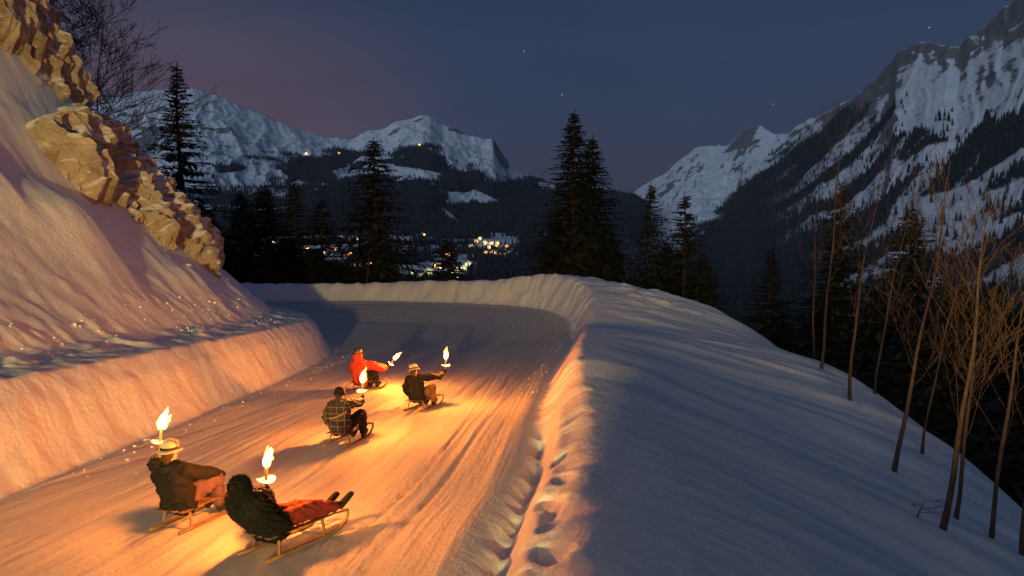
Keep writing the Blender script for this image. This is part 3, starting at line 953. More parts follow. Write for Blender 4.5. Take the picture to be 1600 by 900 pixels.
def conifer_meshes(seed, Hh, Rr, bare=.08, droop=.35, dens=1.0, gap=.12, sparse=.0, lean=0):
    """trunk and crown soup for a spruce of height Hh, crown radius Rr"""
    r = random.Random(seed)
    tv, tf = [], []
    n = 9
    pts = [(lean * (i / n) ** 2 + r.uniform(-.03, .03), r.uniform(-.03, .03), Hh * i / n) for i in range(n + 1)]
    tube(tv, tf, pts, [Hh * .0068 * (1 - .95 * i / n) + .004 for i in range(n + 1)], 7)
    cv, cf = [], []
    def leaf(p, d, side, L, wd):
        """a needle spray: a thin kite"""
        b = len(cv)
        cv.extend([tuple(p - side * wd * .25), tuple(p + d * L * .45 - side * wd + Vector((0, 0, r.uniform(-.06, .02)))), tuple(p + d * L),
                   tuple(p + d * L * .45 + side * wd + Vector((0, 0, r.uniform(-.06, .02))))])
        cf.extend([(b, b + 1, b + 2), (b, b + 2, b + 3)])
    z = Hh * bare
    while z < Hh * .985:
        f = z / Hh
        shape = (1 - f) ** .95 * (1.0 if f > .12 else .75 + 2 * f)
        lr = Rr * shape * r.uniform(.70, 1.1) + .05
        nb = max(4, int((6 + 3 * (1 - f)) * dens))
        lk = .22 + .88 * min(1, (1 - f) * 2.4)
        off = r.uniform(0, 6.28)
        for j in range(nb):
            if r.random() < gap + sparse * (1 - f):
                continue
            th = off + 6.283 * j / nb + r.uniform(-.3, .3)
            L = lr * r.uniform(.55, 1.18) * (1.25 if r.random() < .07 else 1)
            dr = droop * r.uniform(.6, 1.4) * (1.1 - f)
            ex = lean * f * f
            p0 = Vector((ex, 0, z + r.uniform(-.35, .35) * lk))
            out = Vector((math.cos(th), math.sin(th), 0))
            sd_ = Vector((-math.sin(th), math.cos(th), 0))
            m = max(3, int(L / .28))
            bp = []
            for q in range(m + 1):
                t = q / m
                bp.append(p0 + out * L * t + Vector((0, 0, -dr * L * t + .32 * dr * L * t ** 3 + (.16 * L * t if f > .75 else 0))))
            tube(cv, cf, bp[::max(1, m // 3)] if m > 3 else bp, [.022 * (1 - .8 * i / 5) for i in range(len(bp[::max(1, m // 3)] if m > 3 else bp))], 3)
            for q in range(1, m + 1):
                t = q / m
                d = (bp[q] - bp[q - 1]).normalized()
                wl = ((.22 + .30 * L / 3) * (1 - .55 * t) + .12) * lk
                for s in (-1, 1):
                    if r.random() < .10: continue
                    dd_ = (d * .75 + sd_ * s * r.uniform(.6, 1.0) + Vector((0, 0, -.25 - .4 * droop * r.random()))).normalized()
                    leaf(bp[q - 1].lerp(bp[q], r.random()), dd_, d.cross(Vector((0, 0, 1))).normalized() * .5 + d * .5, wl * r.uniform(.8, 1.4), .095 * lk)
                # hanging twigs
                if r.random() < .65:
                    dd_ = (d * .3 + sd_ * r.uniform(-.5, .5) + Vector((0, 0, -1))).normalized()
                    leaf(bp[q], dd_, sd_, (.26 + .40 * droop) * lk * r.uniform(.6, 1.6), .075 * lk)
                leaf(bp[q - 1], (d + Vector((0, 0, r.uniform(-.1, .18)))).normalized(), sd_, .40 * lk, .11 * lk)
        z += (.13 + .24 * (1 - f)) * r.uniform(.8, 1.3) * (Hh / 18) ** .5
    return tv, tf, cv, cf
TREEKINDS = {}
for key, a in {'fir': dict(seed=1, Hh=24, Rr=2.7, droop=.22, gap=.16, bare=.05), 'dense': dict(seed=2, Hh=17, Rr=2.9, droop=.45, dens=1.25, gap=.05, bare=.03),
               'shaggy': dict(seed=3, Hh=20, Rr=3.4, droop=.75, gap=.13, bare=.05, sparse=.12), 'slim': dict(seed=4, Hh=22, Rr=2.6, droop=.7, gap=.10, bare=.03, dens=1.15),
               'open': dict(seed=5, Hh=15, Rr=2.5, droop=.3, gap=.28, bare=.1, sparse=.25), 'small': dict(seed=6, Hh=8, Rr=2.1, droop=.25, gap=.12, bare=.05)}.items():
    TREEKINDS[key] = (a, conifer_meshes(**a))
TM = {}
def conifer(kind, label, u, v, toppy=None, h=None, sink=.3, group=None, rot=None, wide=1.0, name='conifer'):
    a, (tv, tf, cv, cf) = TREEKINDS[kind]
    w = g1(u, v)
    base = W(u, v, w - sink)
    if toppy is not None:
        px = 800 + F * u / v
        d = pix_dir(px, toppy); d = d / d.y
        h = d.z * base.y - base.z
    s = h / a['Hh']
    root = empty(name, base)
    root.rotation_euler.z = random.uniform(0, 6.28) if rot is None else rot
    sw = s ** .6 * wide * 2.25
    root.scale = (sw, sw, s)
    if kind not in TM:
        t = soup('trunk', tv, tf, M_BARK, root, True); c = soup('crown', cv, cf, M_NEEDLE, root)
        TM[kind] = (t.data, c.data)
    else:
        for nm, me in zip(('trunk', 'crown'), TM[kind]):
            o = bpy.data.objects.new(nm, me); col.objects.link(o); o.parent = root
    return tag(root, label, 'tree', group)
def U_(px, v): return (px - 800) / F * v
for kind, px, v, top, lab, wd in [
    ('fir', 300, 62, 97, 'tallest dark fir with open layered branches beside the rocky slope', 1.25),
    ('dense', 340, 60, 330, 'short dark spruce half hidden by the tall fir and the rocky slope', 1.6),
    ('dense', 386, 57, 298, 'dark narrow spruce standing next to the tall fir', 1.35),
    ('dense', 424, 60, 284, 'dense black spruce in the middle of the roadside clump', 1.5),
    ('fir', 466, 56, 276, 'thin topped dark fir in front of the chalet lights', 1.3),
    ('open', 508, 58, 308, 'brownish open crowned spruce beside the shaggy spruce', 1.5),
    ('dense', 450, 54, 372, 'low black spruce filling the foot of the roadside clump', 1.8),
    ('dense', 490, 53, 388, 'low black spruce under the brownish open spruce', 1.7),
    ('shaggy', 590, 58, 214, 'tall shaggy brown spruce with drooping branches in front of the village', 1.45),
    ('small', 701, 56, 372, 'small lone spruce standing before the village street lights', 1.1),
    ('slim', 893, 58, 170, 'very tall ragged spruce, taller of the pair behind the far snow wall', 1.35),
    ('slim', 920, 60, 210, 'tall ragged spruce, shorter of the pair behind the far snow wall', 1.45),
    ('dense', 868, 62, 330, 'dark spruce growing low against the foot of the tall pair', 1.2),
    ('dense', 945, 60, 345, 'dark spruce on the valley side of the tall pair', 1.1),
    ('shaggy', 1010, 56, 283, 'ragged dark spruce between the tall pair and the open crowned fir', .85),
    ('open', 1062, 52, 300, 'dark fir with a bare lit trunk and open crown above the snow slope', 1.15),
    ('dense', 1035, 57, 372, 'low dark spruce between the ragged spruce and the open crowned fir', 1.2),
    ('dense', 1092, 50, 392, 'short dark spruce at the foot of the open crowned fir', 1.1),
    ('fir', 1195, 46, 385, 'dark pointed fir standing alone below the edge of the snow slope', 1.3),
    ('fir', 1300, 42, 285, 'tall dark fir behind the first pair of bare trunks', 1.3),
    ('dense', 1405, 38, 320, 'dark dense spruce behind the middle bare trees', 1.2)]:
    conifer(kind, lab, U_(px, v), v, top, wide=wd)
fr = random.Random(11)
for i in range(44):
    px = 1125 + 640 * (i + fr.random()) / 44
    top = np.interp(px, [1120, 1200, 1300, 1450, 1600, 1800], [465, 480, 450, 440, 440, 400]) + fr.uniform(-20, 90)
    v = fr.uniform(17, 26)
    while v < 70:
        if at(px, top, v)[2] - g1(U_(px, v), v) > 7.5 + 5 * ((i * 7) % 5) / 5:
            break
        v += .7
    conifer(fr.choice(['dense', 'dense', 'slim', 'shaggy']), 'black spruce in the dark wood below the edge of the snow slope', U_(px, v), v, top,
            group='spruces in the dark wood below the slope', wide=1.2)

# ================================================================== bare trees
def bare_tree(name, label, base, Hh, seed, lean, r0, mat, tmat, nb, spread, twigs, up=.75, start=.3, group=None, blen=.32, rmin=.0045):
    r = random.Random(seed)
    root = empty(name, base)
    n = 10
    def axis(t):
        return Vector((lean[0] * t ** 1.2, lean[1] * t ** 1.2, Hh * t)) + Vector((.05 * math.sin(t * 5 + seed) + .02 * math.sin(t * 13 + seed), .05 * math.cos(t * 4 + seed), 0)) * Hh * .25
    off = axis(0)
    tv, tf = [], []
    tube(tv, tf, [axis(i / n) - off for i in range(n + 1)], [r0 * (1.15 if i == 0 else 1) * (1 - .88 * i / n) for i in range(n + 1)], 7)
    soup('trunk', tv, tf, mat, root, True)
    cv, cf = [], []
    def branch(p, d, L, rad, lev):
        m = 5; pts = [p]
        dd_ = d.copy()
        for q in range(m):
            dd_ = (dd_ + Vector((r.uniform(-.16, .16), r.uniform(-.16, .16), r.uniform(-.05, .16) * up))).normalized()
            pts.append(pts[-1] + dd_ * L / m)
        tube(cv, cf, pts, [max(rad * (1 - .85 * q / m), rmin) for q in range(m + 1)], 4 if lev else 5)
        if lev < 2:
            k = twigs if lev == 0 else max(2, twigs // 2)
            for j in range(k):
                t = r.uniform(.25, 1)
                i0 = min(int(t * m), m - 1)
                q = pts[i0].lerp(pts[i0 + 1], t * m - i0)
                base_d = (pts[i0 + 1] - pts[i0]).normalized()
                nd = (base_d + Vector((r.uniform(-1, 1), r.uniform(-1, 1), r.uniform(-.3, .9) * up)).normalized() * .75).normalized()
                branch(q, nd, L * r.uniform(.28, .55), rad * .5, lev + 1)
    for i in range(nb):
        t = start + (1 - start) * (i + r.random()) / nb * .97
        th = r.uniform(0, 6.28)
        d = Vector((math.cos(th) * spread, math.sin(th) * spread, up)).normalized()
        branch(axis(t) - off, d, Hh * blen * (1.15 - t) * r.uniform(.6, 1.3) + .3, r0 * .17 * (1.15 - t), 0)
    soup('branches', cv, cf, tmat, root)
    return tag(root, label, 'tree', group)
for i, (px, py, v, toppy, lx, r0, nb, lab) in enumerate([
    (1283, 572, 26, 175, .9, .13, 12, 'tall thin bare tree, uphill trunk of the close pair on the snow edge'),
    (1273, 545, 28, 235, .2, .09, 9, 'thinner bare trunk leaning against the tallest bare tree of the pair'),
    (1328, 650, 20, 260, .7, .12, 11, 'bare tree standing on open snow below the close pair'),
    (1366, 635, 24, 240, 1.1, .10, 10, 'slender bare tree behind the forked branches at the snow edge'),
    (1395, 740, 15, 250, .9, .115, 13, 'bare tree with dead lower twigs and dark thick foot'),
    (1470, 845, 11, 330, .55, .115, 15, 'bare tree with spreading fork and black foot, lowest on the snow slope'),
    (1492, 770, 13, 350, .5, .09, 12, 'bare tree close behind the one with the spreading fork'),
    (1548, 838, 12.5, 330, .9, .095, 12, 'bare tree at the steep lower edge of the snow slope'),
    (1596, 885, 11.5, 380, .8, .09, 12, 'bare tree beyond the steep lower edge beside the dark wood'),
    (1440, 690, 17, 300, 1.2, .08, 10, 'thin bare sapling rooted at the snow edge among spruce tops')]):
    u = U_(px, v); w = g1(u, v)
    base = W(u, v, w - .15)
    d = pix_dir(px, toppy); d = d / d.y
    h = d.z * base.y - base.z
    bare_tree('bare_tree', lab, base, h, 20 + i, (lx, .2), r0 * .47, M_BIRCH, M_TWIG, nb + 1, .62, 4, up=1.0, start=.25, blen=.34)
# big leafless tree behind the rock, twigs hanging over the road
for px, py, v, h, lean, nb, lab, sd_ in [(118, 165, 34, -90, (.6, -1), 40, 'leafless tree with fine dark twigs behind the snow capped rock', 51),
                                     (172, 215, 35, 20, (1.0, -1), 30, 'second leafless tree, mostly hidden behind the snow capped rock', 52)]:
    u = U_(px, v)
    base = W(u, v, g1(u, v) - .3)
    h = at(px, h, v)[2] - g1(u, v)
    bare_tree('leafless_tree', lab, base, h, sd_, lean, .09, M_DARKTWIG, M_DARKTWIG, nb + 30, 1.1, 8, up=.45, start=.38, blen=.42, rmin=.009)
# small bushes by the trees behind the far wall, dead twigs on the slope
for px, v, h, lab, sd_ in [(572, 51, 4.6, 'leafless bush beside the shaggy spruce behind the snow wall', 61), (872, 50, 4.2, 'leafless shoots at the foot of the tall spruce pair', 62),
                           (905, 50, 4.4, 'leafless shoots under the shorter spruce of the pair', 63)]:
    u = U_(px, v)
    bare_tree('leafless_bush', lab, W(u, v, g1(u, v) - .1), h, sd_, (.3, 0), .05, M_TWIG, M_TWIG, 12, .7, 3, up=1.0, start=.05, blen=.6)
for px, py, h, lab, sd_ in [(1432, 835, .35, 'small dead twig poking out of the snow beside the lowest bare tree', 71)]:
    v = 11.3
    u = U_(px, v)
    bare_tree('dead_twig', lab, W(u, v, g1(u, v) - .05), h, sd_, (.15, 0), .014, M_DARKTWIG, M_DARKTWIG, 5, 1.2, 1, up=.3, start=.1, blen=.7)

# ================================================================== assumed unseen lamp uphill behind the camera, read off the warm light and shadows
def assumed_lamp(u, v, hgt, power):  # assumed lamp, added out of view to light hillside, rock and trunks warmly
    root = empty('assumed_lamp', W(u, v, g1(u, v) - .3))
    steel = simple('lamp_steel', (.12, .12, .12), .5)
    V_, F_ = [], []
    tube(V_, F_, [(0, 0, 0), (0, 0, hgt * .5), (0, 0, hgt + .3)], [.075, .06, .05], 10)
    soup('pole', V_, F_, steel, root, True)
    V_, F_ = [], []
    tube(V_, F_, [(0, 0, hgt + .28), (0, .25, hgt + .36), (0, .6, hgt + .36)], [.04, .04, .05], 8)
    soup('arm', V_, F_, steel, root, True)
    V_, F_ = [], []
    tube(V_, F_, [(0, .45, hgt + .36), (0, .6, hgt + .40), (0, .95, hgt + .38)], [.05, .13, .05], 10)
    soup('lamp_head', V_, F_, steel, root, True)
    V_, F_ = [], []
    tube(V_, F_, [(0, .72, hgt + .29), (0, .72, hgt + .23), (0, .72, hgt + .16), (0, .72, hgt + .12)], [.02, .09, .08, .02], 12)
    gm = bpy.data.materials.new('lamp_glass'); gm.use_nodes = True
    t = gm.node_tree; t.nodes.clear()
    o_ = t.nodes.new('ShaderNodeOutputMaterial'); ad = t.nodes.new('ShaderNodeAddShader'); tr = t.nodes.new('ShaderNodeBsdfTransparent'); em = t.nodes.new('ShaderNodeEmission')
    em.inputs[0].default_value = (1, .55, .22, 1); em.inputs[1].default_value = 30
    t.links.new(tr.outputs[0], ad.inputs[0]); t.links.new(em.outputs[0], ad.inputs[1]); t.links.new(ad.outputs[0], o_.inputs[0])
    soup('lamp_glass', V_, F_, gm, root, True)
    ld = bpy.data.lights.new('assumed_lamp_light', 'POINT'); ld.energy = power; ld.color = (1, .655, .20); ld.shadow_soft_size = .5
    lo = bpy.data.objects.new('assumed_lamp_light', ld); col.objects.link(lo); lo.parent = root; lo.location = (0, .72, hgt + .2)
    tag(root, 'assumed low sodium lantern on a short steel post, unseen at the road edge uphill', 'lamp')
ASSUMED_LAMP_POWER = 56000
assumed_lamp(-2.6, -22, 2.2, ASSUMED_LAMP_POWER)

# ================================================================== torches
def flame_mat(name, c, s):
    m = bpy.data.materials.new(name); m.use_nodes = True
    t = m.node_tree; t.nodes.clear()
    o_ = t.nodes.new('ShaderNodeOutputMaterial'); ad = t.nodes.new('ShaderNodeAddShader'); tr = t.nodes.new('ShaderNodeBsdfTransparent'); em = t.nodes.new('ShaderNodeEmission')
    em.inputs[0].default_value = (*c, 1)
    # thinner towards the grazing rim, as a volume of burning gas is
    lw = t.nodes.new('ShaderNodeLayerWeight'); lw.inputs[0].default_value = .35
    mr_ = t.nodes.new('ShaderNodeMapRange'); mr_.inputs[1].default_value, mr_.inputs[2].default_value = .95, .2
    mr_.inputs[3].default_value, mr_.inputs[4].default_value = .05 * s, s
    t.links.new(lw.outputs['Facing'], mr_.inputs[0]); t.links.new(mr_.outputs[0], em.inputs[1])
    t.links.new(tr.outputs[0], ad.inputs[0]); t.links.new(em.outputs[0], ad.inputs[1]); t.links.new(ad.outputs[0], o_.inputs[0])
    return m
M_FL_OUT = flame_mat('flame_outer', (1, .40, .06), 2.6)
M_FL_IN = flame_mat('flame_inner', (1, .72, .34), 9)
M_WAX = simple('torch_wax', (.45, .30, .16), .7, .2, 20)
M_PAPER = simple('drip_guard_paper', (.85, .80, .70), .8)
TORCH_POWER = 250
TORCH_COL = (1.0, .25, .026)
def flame_verts(h, r, seed, bend):
    """several licking tongues rising from one wick"""
    rr = random.Random(seed); V_, F_ = [], []
    for tg in range(3):
        k = 12; n = 12; b0 = len(V_)
        hh = h * (1, .72, .5)[tg] * rr.uniform(.9, 1.1); rd = r * (1, .75, .6)[tg]
        ph = [rr.uniform(0, 6.28) for _ in range(4)]
        ox, oy = (0, 0) if tg == 0 else (rr.uniform(-.5, .5) * r, rr.uniform(-.5, .5) * r)
        sx, sy = rr.uniform(-.12, .12) * h, rr.uniform(-.12, .12) * h
        for i in range(n + 1):
            t = i / n
            prof = rd * (math.sin(math.pi * min(1, t * .90 + .10)) ** .7) * (1.1 - .62 * t)
            c = Vector((ox + (bend[0] + sx) * t ** 1.6 + .07 * h * math.sin(t * 8 + ph[0]) * t, oy + (bend[1] + sy) * t ** 1.6 + .05 * h * math.sin(t * 6 + ph[1]) * t, hh * t))
            for j in range(k):
                th = 6.283 * j / k
                q = prof * (1 + .28 * math.sin(2 * th + ph[2] + t * 5) + .20 * math.sin(3 * th + ph[3] - t * 7))
                V_.append(tuple(c + Vector((math.cos(th) * q, math.sin(th) * q, .02 * math.sin(3 * th + ph[1]) * t))))
        for i in range(n):
            for j in range(k):
                a, b, c, d = b0 + i * k + j, b0 + i * k + (j + 1) % k, b0 + (i + 1) * k + (j + 1) % k, b0 + (i + 1) * k + j
                F_ += [(a, b, c), (a, c, d)]
    return V_, F_
def torch(label, flame_pos, axis, seed, bend, power=1.0):
    """flame centre and handle axis in world; returns the grip point"""
    axis = axis.normalized()
    root = empty('torch', flame_pos - axis * .42)
    root.rotation_mode = 'QUATERNION'
    root.rotation_quaternion = axis.to_track_quat('Z', 'Y')
    V_, F_ = [], []
    tube(V_, F_, [(0, 0, -.16), (0, 0, 0), (0, 0, .12), (0, 0, .13), (0, 0, .33)], [.014, .015, .015, .019, .017], 9)
    soup('handle', V_, F_, M_WAX, root, True)
    V_, F_ = [], []
    rr = random.Random(seed)
    k = 20; n = 3
    for zz, rad in ((.125, .016), (.115, .05), (.135, .105), (.139, .105), (.121, .05), (.131, .016)):
        for j in range(k):
            th = 6.283 * j / k
            V_.append((math.cos(th) * rad, math.sin(th) * rad * 1.0, zz + (.014 * math.sin(2 * th + seed) if rad > .06 else 0)))
    for i in range(5):
        for j in range(k):
            a, b, c, d = i * k + j, i * k + (j + 1) % k, (i + 1) * k + (j + 1) % k, (i + 1) * k + j
            F_ += [(a, b, c), (a, c, d)]
    soup('drip_guard', V_, F_, M_PAPER, root, True)
    # the flame streams back and up in the airflow
    inv = root.rotation_quaternion.inverted()
    b = inv @ Vector(bend)
    V_, F_ = flame_verts(.27, .062, seed, b)
    fo = soup('flame', [(x, y, z + .29) for x, y, z in V_], F_, M_FL_OUT, root, True)
    V_, F_ = flame_verts(.20, .046, seed + 9, (b[0] * .8, b[1] * .8))
    soup('flame_core', [(x, y, z + .305) for x, y, z in V_], F_, M_FL_IN, fo, True)
    ld = bpy.data.lights.new('torch_light', 'POINT'); ld.energy = TORCH_POWER * power; ld.color = TORCH_COL; ld.shadow_soft_size = .07
    lo = bpy.data.objects.new('torch_light', ld); col.objects.link(lo); lo.parent = root; lo.location = (b[0] * .3, b[1] * .3, .43)
    tag(root, label, 'torch', 'burning torches held by the sledders')
    return flame_pos - axis * .42

# ================================================================== sledges
M_WOOD = simple('ash_wood', (.24, .13, .06), .55, .25, 14, .3, 60)
M_WOODD = simple('dark_ash_wood', (.20, .11, .055), .6, .25, 14)
def rbox(name, a, b, mat, parent, bev=.006):
    bm = bmesh.new()
    bmesh.ops.create_cube(bm, size=1)
    for v in bm.verts:
        v.co = Vector(((a[0] + b[0]) / 2 + v.co.x * (b[0] - a[0]), (a[1] + b[1]) / 2 + v.co.y * (b[1] - a[1]), (a[2] + b[2]) / 2 + v.co.z * (b[2] - a[2])))
    bmesh.ops.bevel(bm, geom=bm.edges[:], offset=bev, segments=1, affect='EDGES')
    me = bpy.data.meshes.new(name); bm.to_mesh(me); bm.free()
    me.materials.append(mat)
    o = bpy.data.objects.new(name, me); col.objects.link(o); o.parent = parent
    return o
def sledge_proto(wood):
    root = empty('sledge')
    for s in (-1, 1):
        V_, F_ = [], []
        prof = [(-.58, .02), (-.3, .015), (.1, .015), (.40, .02), (.55, .05), (.66, .12), (.72, .22), (.70, .29)]
        x0 = s * .20
        for y, z in prof:
            nx = .016
            V_ += [(x0 - nx, y, z - .018), (x0 + nx, y, z - .018), (x0 + nx, y, z + .028), (x0 - nx, y, z + .028)]
        for i in range(len(prof) - 1):
            for j in range(4):
                a, b, c, d = i * 4 + j, i * 4 + (j + 1) % 4, (i + 1) * 4 + (j + 1) % 4, (i + 1) * 4 + j
                F_ += [(a, b, c), (a, c, d)]
        e = (len(prof) - 1) * 4
        F_ += [(0, 2, 1), (0, 3, 2), (e, e + 1, e + 2), (e, e + 2, e + 3)]
        soup('runner', V_, F_, wood, root)
        for y in (-.38, .30):
            V_, F_ = [], []
            tube(V_, F_, [(s * .20, y, .03), (s * .185, y + .01, .15), (s * .15, y + .03, .285)], [.018, .017, .018], 7)
            soup('leg', V_, F_, wood, root, True)
        V_, F_ = [], []
        tube(V_, F_, [(s * .19, .70, .285), (s * .17, .5, .298), (s * .16, .25, .292)], [.014, .014, .014], 6)
        soup('rail', V_, F_, wood, root, True)
    for y in (-.37, .31):
        rbox('crossbar', (-.17, y - .02, .262), (.17, y + .02, .292), wood, root)
    for i in range(4):
        x = -.165 + .11 * i
        rbox('slat', (x - .038, -.52, .294), (x + .038, .42, .312), wood, root)
    V_, F_ = [], []
    tube(V_, F_, [(-.2, .70, .285), (0, .715, .285), (.2, .70, .285)], [.015, .016, .015], 7)
    soup('front_bar', V_, F_, wood, root, True)
    return root
sl0 = sledge_proto(M_WOOD)
SLED_USED = [False]
def slope_matrix(u, v, heading, lift=0):
    return Matrix.Translation(W(u, v, g1(u, v) + lift)) @ Matrix.Rotation(-PITCH, 4, 'X') @ Matrix.Rotation(-R(heading), 4, 'Z')
def place_sledge(M, label):
    o = copy_tree(sl0) if SLED_USED[0] else sl0
    SLED_USED[0] = True
    o.matrix_world = M @ Matrix.Diagonal((1.06, .95, .78, 1))
    tag(o, label, 'sledge', 'wooden sledges on the run')
    return o

# ================================================================== riders
ICO = None
def blob_mesh(name, chains, voxel, disp=0., dscale=9., seed=0, smooth_it=3):
    """tapered limbs and ellipsoids fused into one continuous surface"""
    bm = bmesh.new()
    for ch in chains:
        pr = None
        for item in ch:
            p, r = Vector(item[0]), item[1]
            sc = item[2] if len(item) > 2 else (1, 1, 1)
            M = Matrix.Translation(p) @ Matrix.Diagonal((*[r * k for k in sc], 1))
            bmesh.ops.create_icosphere(bm, subdivisions=2, radius=1, matrix=M)
            if pr is not None:
                d = p - pr[0]; L = d.length
                if L > 1e-4:
                    q = d.to_track_quat('Z', 'Y').to_matrix().to_4x4()
                    bmesh.ops.create_cone(bm, cap_ends=True, segments=14, radius1=pr[1] * .99, radius2=r * .99, depth=L,
                                          matrix=Matrix.Translation((p + pr[0]) / 2) @ q)
            pr = (p, r)
    me = bpy.data.meshes.new('tmp'); bm.to_mesh(me); bm.free()
    o = bpy.data.objects.new('tmp', me); col.objects.link(o)
    md = o.modifiers.new('r', 'REMESH'); md.mode = 'VOXEL'; md.voxel_size = voxel
    ms = o.modifiers.new('s', 'SMOOTH'); ms.iterations = smooth_it; ms.factor = .5
    dg = bpy.context.evaluated_depsgraph_get()
    out = bpy.data.meshes.new_from_object(o.evaluated_get(dg))
    out.name = name
    bpy.data.objects.remove(o); bpy.data.meshes.remove(me)
    if disp:
        n = len(out.vertices)
        co = np.zeros(n * 3, np.float32); out.vertices.foreach_get('co', co); co = co.reshape(-1, 3)
        nr = np.zeros(n * 3, np.float32); out.vertices.foreach_get('normal', nr); nr = nr.reshape(-1, 3)
        f = fbm(co[:, 0] * dscale + seed, co[:, 2] * dscale * 1.4 + co[:, 1] * dscale * .7, 3) + .5 * ridged(co[:, 1] * dscale + seed, co[:, 2] * dscale, 2) - .4
        co = co + nr * (disp * f)[:, None]
        out.vertices.foreach_set('co', co.reshape(-1).astype(np.float32))
        out.update()
    out.shade_smooth()
    return out
def blob(name, chains, mat, parent, voxel=.014, **k):
    me = blob_mesh(name, chains, voxel, **k)
    me.materials.clear(); me.materials.append(mat)
    o = bpy.data.objects.new(name, me); col.objects.link(o); o.parent = parent
    return o
def ik(a, b, l1, l2, pole):
    d = b - a; L = min(d.length, (l1 + l2) * .995)
    n = d.normalized()
    b = a + n * L
    x = (l1 * l1 - l2 * l2 + L * L) / (2 * L)
    h = math.sqrt(max(l1 * l1 - x * x, 0))
    p = (pole - n * pole.dot(n)).normalized()
    return a + n * x + p * h, b
def plaid_material():
    m, t, b = new_mat('checked_cloth')
    L = t.links.new
    co = t.nodes.new('ShaderNodeTexCoord')
    br = t.nodes.new('ShaderNodeTexBrick')
    br.offset = 0; br.squash = 1
    br.inputs['Scale'].default_value = 1
    br.inputs['Mortar Size'].default_value = .005
    br.inputs['Brick Width'].default_value = .15; br.inputs['Row Height'].default_value = .13
    br.inputs['Color1'].default_value = (.012, .011, .012, 1); br.inputs['Color2'].default_value = (.03, .026, .026, 1)
    br.inputs['Mortar'].default_value = (.20, .15, .10, 1)
    sx = t.nodes.new('ShaderNodeSeparateXYZ'); L(co.outputs['Object'], sx.inputs[0])
    cx = t.nodes.new('ShaderNodeCombineXYZ'); L(sx.outputs['X'], cx.inputs[0]); L(sx.outputs['Z'], cx.inputs[1])
    L(cx.outputs[0], br.inputs['Vector'])
    L(br.outputs['Color'], b.inputs['Base Color'])
    b.inputs['Roughness'].default_value = .85
    return m
def cloth(name, c, bump=.35):
    return simple(name, c, .85, .2, 12, bump, 55, .15)
M_SKIN = simple('skin', (.55, .33, .24), .5)
M_EYE = simple('eye', (.03, .025, .02), .2)
M_HAIR = cloth('brown_hair', (.06, .035, .02))
M_GLOVE = cloth('dark_glove', (.018, .017, .018))
M_BOOT = simple('dark_boot', (.02, .018, .016), .5)
M_FELT = cloth('cream_felt', (.55, .46, .33))
M_BAND = cloth('dark_band', (.035, .028, .022))
M_FEATHER = cloth('feather', (.35, .24, .14))
M_BLACK = cloth('black_wool', (.014, .013, .013), .6)
M_SILK = simple('black_silk', (.012, .011, .012), .35)

def lathe(name, prof, mat, parent, M=None, k=24, wob=0):
    V_, F_ = [], []
    for i, (r_, z_) in enumerate(prof):
        for j in range(k):
            th = 6.283185 * j / k
            V_.append(Vector((math.cos(th) * r_, math.sin(th) * r_ * 1.08, z_ + wob * math.cos(2 * th) * r_ * r_ * 20)))
    for i in range(len(prof) - 1):
        for j in range(k):
            a, b, c, d = i * k + j, i * k + (j + 1) % k, (i + 1) * k + (j + 1) % k, (i + 1) * k + j
            F_ += [(a, b, c), (a, c, d)]
    if M is not None:
        V_ = [M @ v for v in V_]
    return soup(name, [tuple(v) for v in V_], F_, mat, parent, True)

